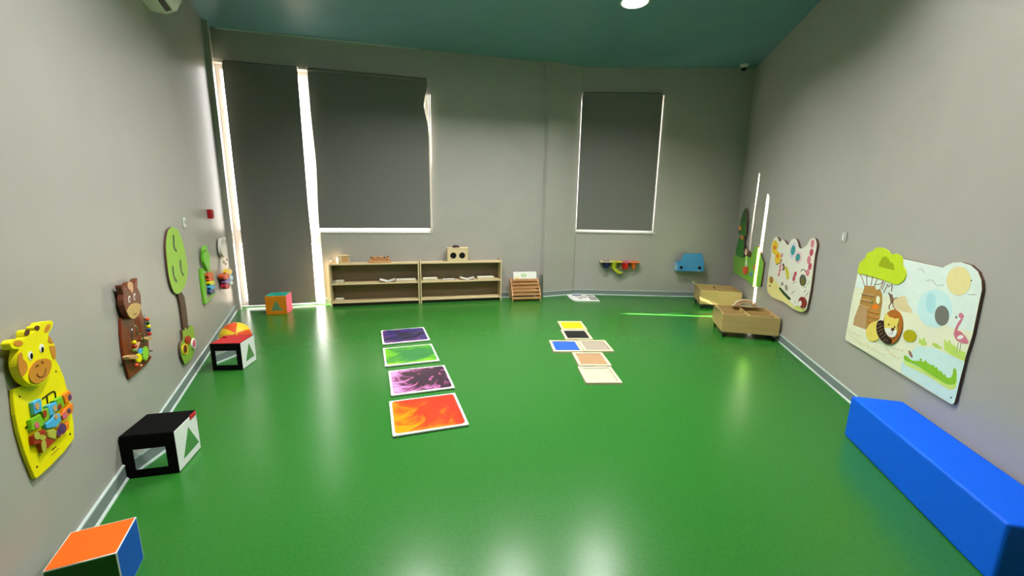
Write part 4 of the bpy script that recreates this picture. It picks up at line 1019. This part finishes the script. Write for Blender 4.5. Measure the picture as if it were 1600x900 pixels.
cu = cube('black and white fabric cube with mirrors beside the giraffe board', .25, (-1.816, 2.022), 14,
     dict(front='fabblack', right='fabwhite', back='fabblack', left='fabblack', top='fabblack', bottom='fabblack', piping='fabblack'),
     tri=('right', [(.22, .2), (.92, .2), (.56, .8)]), rect=('front', (.22, .2, .81, .67)))
MB().box(.1245, .045, .225, .1285, .11, .2515).build('corner_tag', 'fabred', cu, bevel=.0015)
cu = cube('red topped fabric cube with black and white mirror sides by left wall', .25, (-2.387, 3.452), 7,
     dict(front='fabblack', right='fabwhite', back='fabred', left='fabblack', top='fabred', bottom='fabblack', piping='fabblack'),
     tri=('right', [(.24, .22), (.86, .22), (.56, .82)]), rect=('front', (.16, .2, .84, .73)))
MB().box(-.1, .03, .25, -.066, .04, .267).build('corner_tag', 'fabred', cu, bevel=.002)
cube('orange fabric cube with teal top and pink side under the tall blind', .255, (-3.007, 5.337), 13,
     dict(front='fabamber', right='fabpink', back='fabamber', left='fabpink', top='fabteal', bottom='fabamber', piping='fabamber'),
     tri=('front', [(.26, .22), (.8, .22), (.5, .78)]))
cube('orange topped cube with blue and green sides in the near left corner', .2, None, 26,
     dict(front='fabgreen', right='fabricblue', back='fabpink', left='fabwhite', top='faborange', bottom='fabgreen', piping='fabwhite'), center=(-1.572, 1.336))

# ball behind the red cube
R_ = .14
tb = thing('play_ball', 'orange and yellow ball on the floor behind the red topped cube', 'ball', (-2.78, 3.97, 0), .25)
rot = Matrix.Rotation(math.radians(62), 3, 'X') @ Matrix.Rotation(math.radians(20), 3, 'Y')
for gk in range(6):
    V, Fq = [], []
    nu, nv = 6, 14
    for j in range(nv + 1):
        ph = math.pi * j / nv
        for i in range(nu + 1):
            th = 2 * math.pi * (gk + i / nu) / 6 + .5
            v = rot @ Vector((R_ * math.sin(ph) * math.cos(th), R_ * math.sin(ph) * math.sin(th), R_ * math.cos(ph)))
            V.append((v.x, v.y, v.z + R_))
    for j in range(nv):
        for i in range(nu):
            a = j * (nu + 1) + i
            Fq.append((a, a + nu + 1, a + nu + 2, a + 1))
    MB().add(V, Fq).build('ball_panel', 'orangered' if gk % 2 else 'sunyellow', tb, smooth=True)

# ------------------------------------------------------------------ liquid floor tiles
LIQ = [
 ((-1.211, 4.477), 19.9, 'purple and navy liquid floor tile, farthest of the four', 'white',
  mat_liquid('gel_purple', [(.3, '1c1830'), (.58, '221d3a'), (.66, '2e2a7c'), (.74, '60265a'), (.86, '4c46a0')], .0, .1, .75, 5, 1.5, 1.0)),
 ((-.999, 3.872), 19.5, 'lime and dark green liquid floor tile, second farthest of the four', 'white',
  mat_liquid('gel_green', [(.33, '84b428'), (.39, '2c7c3c'), (.64, '287c38'), (.76, '54a81c'), (.9, '8cc810')], -.1, .0, 1.0, 4, 1.2, 1.0)),
 ((-.770, 3.286), 19.0, 'pink and blackish liquid floor tile, third farthest of the four', 'white',
  mat_liquid('gel_pink', [(.3, '2e1c2a'), (.69, '3a2436'), (.74, 'a04e80'), (.86, 'b480b8'), (1.0, 'c09ccc')], -.55, .0, 1.15, 6, 2.2, 1.1)),
 ((-.594, 2.715), 18.9, 'orange and red liquid floor tile, nearest of the four', 'white',
  mat_liquid('gel_orange', [(.3, 'd82c1c'), (.55, 'e83c1c'), (.66, 'f4660c'), (.8, 'fa9404')], -.8, -.25, .45, 4.5, 2.0, 1.0)),
]
for (x, y), a, lb, fr, gm in LIQ:
    t = thing('liquid_floor_tile', lb, 'floor tile', (x, y, 0), math.radians(a), 'liquid floor tiles')
    h = .25
    MB().box(-h, -h, 0, h, h, .004).build('backing', 'rubber', t)
    MB().box(-h, -h, .004, h, h, .0175).build('frame', 'white', t, bevel=.003)
    r = .03
    hh = h - .018
    pts = []
    for cx, cy, a0 in ((1, 1, 0), (-1, 1, 90), (-1, -1, 180), (1, -1, 270)):
        for k in range(6):
            q = math.radians(a0 + 18 * k)
            pts.append((cx * (hh - r) + r * math.cos(q), cy * (hh - r) + r * math.sin(q)))
    MB().prism_z(pts, .016, .0182).build('gel_window', gm, t)

# ------------------------------------------------------------------ tactile trays
TRAYS = [((.76, 4.985), 'trayyellow', 'square tray with bright yellow panel, farthest in the tray cross'), ((.759, 4.607), 'trayblack', 'square tray with black panel, behind the blue one'),
         ((.583, 4.200), 'trayblue', 'square tray with blue panel, left arm of the tray cross'), ((.903, 4.222), 'traygrey', 'square tray with pale grey panel, right arm of the tray cross'),
         ((.786, 3.825), 'traytan', 'square tray with tan panel, second nearest in the tray cross'), ((.787, 3.445), 'traylight', 'square tray with plain cream panel, nearest in the tray cross')]
for (x, y), m, lb in TRAYS:
    t = thing('tactile_tray', lb, 'tray', (x, y, 0), math.radians(2.9), 'tactile floor trays')
    w, d, f = .1565, .177, .03
    MB().box(-w, -d, 0, w, d, .008).build('base', 'traycream', t)
    for b in ((-w, -d, w, -d + f), (-w, d - f, w, d), (-w, -d + f, -w + f, d - f), (w - f, -d + f, w, d - f)):
        MB().box(b[0], b[1], .0, b[2], b[3], .02).build('rim', 'traycream', t, bevel=.003)
    MB().box(-w + f, -d + f, .008, w - f, d - f, .0125).build('panel', m, t)

# ------------------------------------------------------------------ foam bench
bx = Vector((2.25, 2.533, 0)); 
dn = Vector((-.2513, -.9679, 0)); do = Vector((.9679, -.2513, 0))
L_, W_, H_ = 1.165, .285, .285
ctr = bx + dn * L_ / 2 + do * W_ / 2
t = thing('foam_bench', 'long bright blue foam block bench along the right wall', 'bench', tuple(ctr), math.atan2(dn.y, dn.x))
MB().box(-L_ / 2, -W_ / 2, 0, L_ / 2, W_ / 2, H_).build('cover', 'foamblue', t, bevel=.014, segs=3)
for sx in (-1, 1):
    MB().tube([(sx * (L_ / 2 - .008), y * (W_ / 2 - .008), z) for y, z in ((-1, .01), (-1, H_ - .008), (1, H_ - .008), (1, .01))], .004, 6, True).build('seam', 'foamblue', t, smooth=True)

# ------------------------------------------------------------------ wooden shelf units
SH = Vector((-2.60, 5.755, 0))
sA = math.radians(14.29)
sX = Vector((math.cos(sA), math.sin(sA), 0)); sY = Vector((-math.sin(sA), math.cos(sA), 0))
UW, UD = 1.25, .2
def onshelf(s, d, z):
    v = SH + sX * s + sY * d
    return (v.x, v.y, z)
for k, lb in ((0, 'low birch shelf unit under the widest blind, left of the pair'), (1, 'low birch shelf unit with the two-hole box on top, right of the pair')):
    t = thing('shelf_unit', lb, 'shelf', onshelf(k * (UW + .012), 0, 0), sA, 'low birch shelf units')
    for x in (0, UW - .018):
        MB().prism_x([(0, 0), (0, .628), (.03, .642), (UD, .655), (UD, 0)], x, x + .018).build('side_panel', PLY, t, bevel=.002)
    for nm, z in (('top_board', .606), ('middle_board', .318), ('bottom_board', .048)):
        MB().box(.018, .004, z, UW - .018, UD, z + .018).build(nm, PLY, t, bevel=.0015)
    MB().box(.018, UD - .008, .066, UW - .018, UD - .002, .606).build('back_panel', 'shelfback', t)
    MB().box(.018, .03, .0, UW - .018, .045, .048).build('shade_strip', 'rubberdark', t)  # dark strip painted in for the shade under the bottom board

ZT = .6242
# slotted wooden box, sunlit, at the left end
t = thing('wooden_drop_box', 'small wooden box with overhanging lid on left end of left shelf', 'box', onshelf(.185, .100, ZT), math.radians(50))
MB().box(-.062, -.062, 0, .062, .062, .105).build('box_body', PLY, t, bevel=.002)
MB().box(-.068, -.072, .105, .068, .072, .117).build('lid', PLY, t, bevel=.002)
MB().box(-.05, -.0635, .02, .05, -.062, .09).build('side_plate', RACKW, t)
# peg tray
t = thing('peg_tray', 'little wooden tray of upright pegs on the left shelf', 'toy', onshelf(.69, .11, ZT), sA)
MB().prism_y([(-.165, 0), (.165, 0), (.15, .03), (-.15, .03)], -.055, .055).build('tray', RACKW, t, bevel=.002)
MB().box(-.14, .03, .03, .14, .04, .075).build('back_rail', RACKW, t, bevel=.002)
for i in range(6):
    x = -.115 + .046 * i
    h = (.05, .06, .055, .062, .05, .058)[i]
    p = MB().cyl((x, -.01 + .012 * (i % 2), .03), (0, 0, 1), .009, h - .012, 10).build('peg', RACKW, t, smooth=True)
    MB().ball((x, -.01 + .012 * (i % 2), .03 + h - .006), .0115, 10, 8).build('peg_head', ('rubberdark', 'peach', 'acorn', 'peach', 'rubberdark', 'rubberdark')[i], p, smooth=True)
# two-hole box
t = thing('two_hole_box', 'pale wooden box with two round black holes on right shelf', 'box', onshelf(1.83, .085, ZT), sA)
w, d, h = .155, .07, .20
front = MB()
n = 24
def plate_with_holes(x0, x1, z0, z1, holes, y0, y1):
    """front plate with round through holes, split at the middle between holes"""
    mb = MB()
    xs = [x0] + [(holes[i][0] + holes[i + 1][0]) / 2 for i in range(len(holes) - 1)] + [x1]
    for (cx, cz, r), a, b in zip(holes, xs, xs[1:]):
        N = 32
        inner, outer = [], []
        for k in range(N):
            q = 2 * math.pi * k / N
            c, s_ = math.cos(q), math.sin(q)
            inner.append((cx + r * c, cz + r * s_))
            tt = min([v for v in (((b - cx) / c if c > 1e-6 else (a - cx) / c if c < -1e-6 else 9), ((z1 - cz) / s_ if s_ > 1e-6 else (z0 - cz) / s_ if s_ < -1e-6 else 9))])
            outer.append((cx + tt * c, cz + tt * s_))
        for cor in ((a, z0), (b, z0), (b, z1), (a, z1)):
            j = min(range(N), key=lambda k: (outer[k][0] - cor[0]) ** 2 + (outer[k][1] - cor[1]) ** 2)
            outer[j] = cor
        V = [(x, y0, z) for x, z in inner] + [(x, y0, z) for x, z in outer] + [(x, y1, z) for x, z in inner] + [(x, y1, z) for x, z in outer]
        Fq = []
        for k in range(N):
            k2 = (k + 1) % N
            Fq += [(k, k2, N + k2, N + k), (2 * N + k, 3 * N + k, 3 * N + k2, 2 * N + k2), (k, 2 * N + k, 2 * N + k2, k2), (N + k, N + k2, 3 * N + k2, 3 * N + k)]
        mb.add(V, Fq)
    return mb
plate_with_holes(-w, w, 0, h, [(-.068, .097, .047), (.066, .097, .047)], -d, -d + .01).build('front_panel', PLY, t)
for b in ((-w, -d + .01, 0, -w + .01, d, h), (w - .01, -d + .01, 0, w, d, h), (-w + .01, d - .01, 0, w - .01, d, h), (-w + .01, -d + .01, 0, w - .01, d - .01, .01)):
    MB().box(*b).build('side_panel', PLY, t)
MB().box(-w + .01, -d + .011, .01, w - .01, -d + .02, h - .01).build('hole_shade', 'rubber', t)  # black sheet behind the holes stands in for the shade inside
MB().box(-w - .006, -d - .003, h, w + .006, d + .003, h + .014).build('lid', PLY, t, bevel=.002)
dm = MB()
V, Fq = [], []
for j in range(7):
    ph = math.pi / 2 * j / 6
    for i in range(20):
        q = 2 * math.pi * i / 20
        V.append((-.02 + .058 * math.cos(ph) * math.cos(q), .01 + .05 * math.cos(ph) * math.sin(q), h + .014 + .036 * math.sin(ph)))
for j in range(6):
    for i in range(20):
        Fq.append((j * 20 + i, j * 20 + (i + 1) % 20, (j + 1) * 20 + (i + 1) % 20, (j + 1) * 20 + i))
dm.add(V, Fq).build('dome_knob', 'domebrown', t, smooth=True)

# things on the lower boards
ZM, ZB = .3362, .0662
def block(name, lb, cat, s, d, z, w, dp, h, m, n=1, yaw=0, group=None):
    t = thing(name, lb, cat, onshelf(s, d, z), sA + yaw, group)
    for i in range(n):
        MB().box(-w / 2, -dp / 2, i * h / n + (.0006 if i else 0), w / 2 - (.004 * (i % 2)), dp / 2, (i + 1) * h / n).build('body' if n == 1 else 'leaf', m, t, bevel=.0015)
    MB().box(-w / 2 + .012, -dp / 2 + .012, h, w / 2 - .012, dp / 2 - .012, h + .0025).build('top_plate', 'paper', t)
    return t
block('wooden_block', 'cream block on middle board at the left end of left shelf', 'block', .13, .06, ZM, .115, .09, .042, 'ledge')
block('wooden_block', 'cream block on bottom board at the left end of left shelf', 'block', .11, .07, ZB, .11, .09, .045, 'ledge')
block('picture_pad', 'flat cream pad on middle board near right end of left shelf', 'book', 1.055, .08, ZM, .29, .13, .034, 'ledge', 2)
block('picture_pad', 'small stack of flat pads at left end of right shelf', 'book', 1.41, .08, ZM, .22, .13, .042, 'ledge', 3, .05)
block('picture_pad', 'flat cream pad on middle board at right end of right shelf', 'book', 2.27, .08, ZM, .27, .13, .04, 'ledge', 2)
block('grey_tray', 'low grey tray on the middle board between the right shelf books', 'tray', 1.70, .11, ZM, .2, .11, .012, 'sandgrey')
def open_book(lb, s, d, z, w):
    t = thing('open_book', lb, 'book', onshelf(s, d, z), sA, 'open picture books on the shelves')
    for sg in (-1, 1):
        MB().prism_y([(0, .0), (sg * w / 2, .034), (sg * w / 2, .044), (0, .012)], -.06, .06).build('page_block', 'paper', t)
        MB().prism_y([(0, -.0), (sg * w / 2, .032), (sg * w / 2, .034), (0, .002)], -.065, .065).build('cover', RACKW, t)
    return t
open_book('open book lying in a V on the left shelf', .79, .09, ZM, .22)
open_book('open book lying in a V on the right shelf', 1.98, .09, ZM, .22)
MB_t = thing('small_grey_box', 'small grey box beside the cream block on the left shelf', 'box', onshelf(.046, .07, ZM), sA)
MB().box(-.02, -.05, 0, .02, .05, .03).build('box_body', 'sandgrey', MB_t, bevel=.002)
MB().box(-.021, -.051, .03, .021, .051, .036).build('lid', 'sandgrey', MB_t, bevel=.002)

# ------------------------------------------------------------------ stepped book rack
t = thing('book_rack', 'stepped wooden slatted book rack standing beside the grey pillar', 'book rack', (.235, 6.31, 0), math.radians(11))
w = .232
for sx in (-1, 1):
    x = sx * (w - .008)
    MB().prism_x([(0, .0), (0, .10), (.10, .22), (.22, .33), (.28, .33), (.28, 0), (.26, 0), (.25, .05), (.03, .05), (.02, 0)], x - .009, x + .009).build('side_panel', RACKW, t, bevel=.002)
steps = [(-.012, .052), (.02, .105), (.05, .155), (.085, .205), (.125, .255)]
for i, (y, z) in enumerate(steps):
    o = .012 * i
    MB().box(-w + .0 + .018 - .012, y, z - .008, w - .018 + .012, y + .012, z + .026).build('slat', RACKW, t, bevel=.003)
    MB().box(-w + .018, y + .012, z - .005, w - .018, y + .045, z + .005).build('step_board', RACKW, t, bevel=.002)
MB().box(-w + .018, .262, .04, w - .018, .274, .325).build('back_board', RACKW, t)
MB().box(-w + .012, .20, .285, w - .012, .212, .318).build('slat', RACKW, t, bevel=.003)
t2 = thing('picture_book', 'white picture book leaning in the top of the book rack', 'book', (.205, 6.525, .291), math.radians(11))
a = math.radians(-14)
bk = MB().box(-.185, 0, 0, .195, .012, .15).build('cover', 'paper', t2, bevel=.002, rot=(a, 0, 0))
MB().box(-.06, -.001, .06, .03, 0, .12).build('cover_picture', 'stalkgreen', bk)
MB().box(-.16, -.001, .02, -.09, 0, .07).build('cover_picture', 'meadowyellow', bk)
for i in range(8):
    MB().cyl((-.17 + i * .046, -.014, .035), (1, 0, 0), .009, .026, 8).build('spiral_ring', 'peach', bk, smooth=True)

# vertical trunking at the foot of the pillar
tag(MB().prism_z([(.452, 6.64), (.485, 6.635), (.492, 6.70), (.46, 6.73)], 0, .37).build('trunking', 'trunkinggrey', bevel=.003), 'short dark vertical trunking at the foot of the pillar', 'trunking')

# activity board lying on the floor
t = thing('floor_activity_board', 'white activity board with dark slots lying at the pillar foot', 'activity board', (1.17, 6.62, 0), math.radians(2))
P = [(-.235, .22), (-.22, -.1), (-.19, -.2), (-.13, -.235), (.225, -.235), (.225, .22)]
MB().prism_z(P, 0, .016).build('board', 'white', t, bevel=.003)
for b, m in (((-.15, .12, -.0, .18), 'navy'), ((-.12, .0, -.02, .04), 'palegrey'), ((-.02, -.02, .06, .03), 'taupe'), ((-.09, -.1, -.03, -.06), 'olivegold'),
             ((.08, .1, .2, .15), 'rubberdark'), ((.09, -.05, .145, .02), 'rubberdark'), ((.155, -.05, .21, .02), 'rubberdark'), ((.09, -.16, .21, -.1), 'rubberdark')):
    MB().box(b[0], b[1], .015, b[2], b[3], .0185).build('inlay', m, t)

# ------------------------------------------------------------------ cup shelf and car toy on the far wall
bX = Vector((math.cos(dB), math.sin(dB), 0)); bN = Vector((bX.y, -bX.x, 0))
def onB(s, tt, z):
    v = Vector((WB0[0], WB0[1], 0)) + bX * s + bN * tt
    return (v.x, v.y, z)
t = thing('cup_shelf', 'small wall shelf with navy, lime, red and orange cups hanging below', 'wall toy', onB(.745, 0, .585), dB)
secs = [(-.33, -.13, 'ledge'), (-.13, .04, 'yellowleaf'), (.04, .17, 'pinkflower'), (.17, .33, 'coral')]
for x0, x1, m in secs:
    MB().box(x0, -.13, -.009, x1, 0, .009).build('shelf_section', m, t, bevel=.002)
def cup(x, m, r, h, r2):
    N = 20
    V = []
    for rr, z in ((r, -.009), (r2, -h), (r2 - .004, -h + .004), (r - .004, -.009)):
        V += [(x + rr * math.cos(2 * math.pi * k / N), -.07 + rr * math.sin(2 * math.pi * k / N), z) for k in range(N)]
    Fq = [(a * N + k, a * N + (k + 1) % N, (a + 1) * N + (k + 1) % N, (a + 1) * N + k) for a in range(3) for k in range(N)]
    Fq.append(tuple(2 * N + k for k in range(N)))
    Fq.append(tuple(N + k for k in reversed(range(N))))
    c = MB().add(V, Fq).build('cup', m, t, smooth=True)
    MB().tube([(x + r * math.cos(q), -.07 + r * math.sin(q), .0105) for q in [2 * math.pi * k / 20 for k in range(20)]], .003, 6, True).build('cup_rim', m, c, smooth=True)
cup(-.22, 'cupnavy', .052, .105, .048)
cup(-.09, 'cupgreen', .05, .12, .035)
cup(.10, 'cupred', .058, .115, .05)
cup(.24, 'cuporange', .045, .115, .022)
# clear lime chute under the lime section
MB().prism_y([(-.125, -.105), (-.035, -.195), (.035, -.2), (.065, -.172), (.0, -.155), (-.05, -.105)], .03, .10).build('chute', 'cupgreen', t, bevel=.004)
MB().tube([(.0, -.1, -.17), (.02, -.1, -.09), (.04, -.1, -.012)], .005, 8).build('rod', 'ledge', t, smooth=True)
for x in (-.3, .3):
    MB().prism_x([(0, -.07), (-.08, -.009), (0, -.009)], x - .006, x + .006).build('bracket', 'ledge', t)

t = thing('car_wall_box', 'blue car shaped box with black wheel holes on far right wall', 'wall toy', onB(1.90, 0, .46), dB)
DP = .15
car = [(-.215, .0), (.215, .0), (.222, .11), (.205, .17), (.175, .275), (.16, .297), (-.11, .297), (-.145, .275), (-.165, .18), (-.2, .17), (-.215, .15)]
MB().prism_y(car, DP - .012, DP).build('front_panel', 'carblue', t, bevel=.002)
MB().box(-.213, -DP + .012, 0, -.201, 0, .15).build('side_panel', 'carside', t)
MB().box(.2, -DP + .012, 0, .212, 0, .15).build('side_panel', 'carside', t)
MB().box(-.2, -DP + .012, 0, .2, 0, .012).build('floor_panel', 'carblue', t)
MB().box(-.2, -.012, .012, .2, 0, .15).build('back_panel', 'carblue', t)
for x in (-.152, .146):
    n = 22
    MB().prism_y([(x + .027 * math.cos(2 * math.pi * k / n), .06 + .027 * math.sin(2 * math.pi * k / n)) for k in range(n)], DP - .001, DP + .001).build('wheel_hole', 'black', t)
MB().box(.135, -DP - .004, -.004, .155, -DP + .002, .014).build('latch', 'pvc', t, bevel=.002)

# ------------------------------------------------------------------ rolling book carts
def cart(fl_corner, label, w=.61, d=.53):
    cx = Vector((.9679, -.2513, 0)); cy = Vector((.2513, .9679, 0))
    c = Vector((fl_corner[0], fl_corner[1], 0)) + cx * w / 2 + cy * d / 2
    t = thing('book_cart', label, 'book cart', tuple(c), math.atan2(cx.y, cx.x), 'low rolling book carts')
    z0, z1, k = .07, .28, .012
    hw, hd = w / 2, d / 2
    MB().box(-hw, -hd, z0, hw, -hd + k, z1).build('front_panel', PLYD, t, bevel=.0015)
    MB().box(-hw, hd - k, z0, hw, hd, z1).build('back_panel', PLYD, t, bevel=.0015)
    MB().box(-hw, -hd + k, z0, -hw + k, hd - k, z1).build('end_panel', PLYD, t, bevel=.0015)
    MB().box(hw - k, -hd + k, z0, hw, hd - k, z1).build('end_panel', PLYD, t, bevel=.0015)
    MB().box(-hw + k, -hd + k, z0 + .004, hw - k, hd - k, z0 + .016).build('floor_board', PLYD, t)
    MB().box(-.006, -hd + k, z0 + .016, .006, hd - k, z1 - .012).build('divider', PLYD, t)
    for y in (-hd * .33, hd * .33):
        for x0, x1 in ((-hw + k, -.006), (.006, hw - k)):
            MB().box(x0, y - .005, z0 + .016, x1, y + .005, z1 - .022).build('divider', PLYD, t)
    # slanted flap on the left end
    f = MB().box(-.1, -hd + .16, 0, 0, hd - .005, .012).build('flap', PLYD, t, loc=(-hw + .035, 0, z1 - .03), rot=(0, math.radians(38), 0), bevel=.0015)
    for x in (-hw + .035, hw - .035):
        for y in (-hd + .035, hd - .035):
            cs = MB().box(x - .016, y - .02, .05, x + .016, y + .02, z0).build('caster', 'castergrey', t)
            MB().cyl((x - .011, y, .024), (1, 0, 0), .024, .022, 16).build('wheel', 'rubber', cs, smooth=True)
            MB().cyl((x - .015, y, .024), (1, 0, 0), .006, .03, 10).build('axle', 'chrome', cs, smooth=True)
    return t
cart((2.463, 4.642), 'low wooden rolling book cart with dividers, nearest of the two', .595, .53)
cart((2.835, 6.055), 'low wooden rolling book cart in the far right corner below the pine panel', .565, .56)

# nested wooden arches standing on the near cart's back edge
t = thing('wooden_arch', 'nested pale wooden arches resting on the nearer book cart', 'toy', (2.93, 5.03, .282), math.atan2(-.2513, .9679))
MB().box(-.15, -.03, 0, .15, .03, .01).build('base', 'woodring', t, bevel=.002)
for r0, r1, m in ((.112, .13, 'woodring'), (.088, .107, 'peach'), (.064, .083, 'woodring')):
    n = 20
    pts = [(r1 * math.cos(math.pi * k / n), .01 + .62 * r1 * math.sin(math.pi * k / n)) for k in range(n + 1)] + [(r0 * math.cos(math.pi * k / n), .01 + .62 * r0 * math.sin(math.pi * k / n)) for k in reversed(range(n + 1))]
    MB().prism_y(pts, -.028, .028).build('arch', m, t, bevel=.0015)

# ------------------------------------------------------------------ fittings
def on_line(p, q):
    d = Vector((q[0] - p[0], q[1] - p[1], 0)).normalized()
    return d, math.atan2(d.y, d.x)
aL = math.atan2(dl.y, dl.x)
dR, aR = on_line(WB1, WR1)
t = thing('fire_alarm_box', 'small red alarm call box on the left wall above frog board', 'alarm', (-3.345, 4.575, 1.333), aL)
MB().box(-.05, -.045, -.05, .05, 0, .05).build('housing', 'alarmred', t, bevel=.006)
MB().box(-.032, -.047, -.03, .032, -.045, .032).build('front_plate', 'darkred', t, bevel=.001)
MB().box(-.02, -.0485, -.012, .02, -.047, .016).build('press_glass', 'alarmred', t)
t = thing('thermostat', 'tiny white wall sensor on left wall above the tree panel', 'sensor', (-2.879, 3.623, 1.284), aL)
MB().box(-.03, -.016, -.042, .03, 0, .042).build('housing', 'acwhite', t, bevel=.006)
MB().cyl((0, -.016, .008), (0, -1, 0), .016, .006, 16).build('dial', 'palegrey', t, smooth=True)
t = thing('light_switch', 'pale grey light switch plate on right wall above safari panel', 'light switch', (2.8168, 3.520, 1.262), aR)
MB().box(-.042, -.008, -.042, .042, 0, .042).build('plate', 'switchgrey', t, bevel=.003)
MB().box(-.018, -.013, -.028, .018, -.008, .028).build('rocker', 'acwhite', t, bevel=.003)
# security camera under the ceiling
t = thing('security_camera', 'small white dome camera under the ceiling in far right corner', 'camera', (3.43, 6.72, ROOM_H), 0)
MB().cyl((0, 0, -.022), (0, 0, 1), .058, .022, 24).build('base', 'acwhite', t, smooth=True)
MB().cyl((0, 0, -.05), (0, 0, 1), .045, .028, 24).build('collar', 'acwhite', t, smooth=True)
V, Fq = [], []
for j in range(6):
    ph = math.pi / 2 * j / 6
    V += [(.042 * math.cos(ph) * math.cos(2 * math.pi * i / 20), .042 * math.cos(ph) * math.sin(2 * math.pi * i / 20), -.05 - .036 * math.sin(ph)) for i in range(20)]
V.append((0, 0, -.086))
for j in range(5):
    Fq += [(j * 20 + i, (j + 1) * 20 + i, (j + 1) * 20 + (i + 1) % 20, j * 20 + (i + 1) % 20) for i in range(20)]
Fq += [(100 + i, 120, 100 + (i + 1) % 20) for i in range(20)]
MB().add(V, Fq).build('dome', 'rubber', t, smooth=True)
# split air conditioner high on the left wall
far = Vector((-2.83, 3.53, 0))
c = far - dl * .42
off = (Vector((WL0[0], WL0[1], 0)) - c).dot(nl)
c = c + nl * off
t = thing('air_conditioner', 'white split air conditioner high on the left wall', 'air conditioner', (c.x, c.y, 2.905), aL)
prof = [(0, 0), (-.10, -.004), (-.17, .03), (-.205, .10), (-.21, .2), (-.2, .285), (0, .29)]
MB().prism_x(prof, -.42, .42).build('casing', 'acwhite', t, bevel=.008, segs=3)
MB().prism_x([(-.208, .10), (-.2135, .2), (-.204, .275), (-.214, .275), (-.224, .2), (-.215, .09)], -.41, .41).build('front_cover', 'acwhite', t, bevel=.002)
MB().prism_x([(-.112, -.0045), (-.148, .0135), (-.146, .016), (-.11, .0)], -.36, .36).build('air_slot', 'acslot', t)
MB().prism_x([(-.155, .016), (-.198, .075), (-.201, .072), (-.158, .012)], -.38, .38).build('louver', 'acwhite', t, bevel=.001)
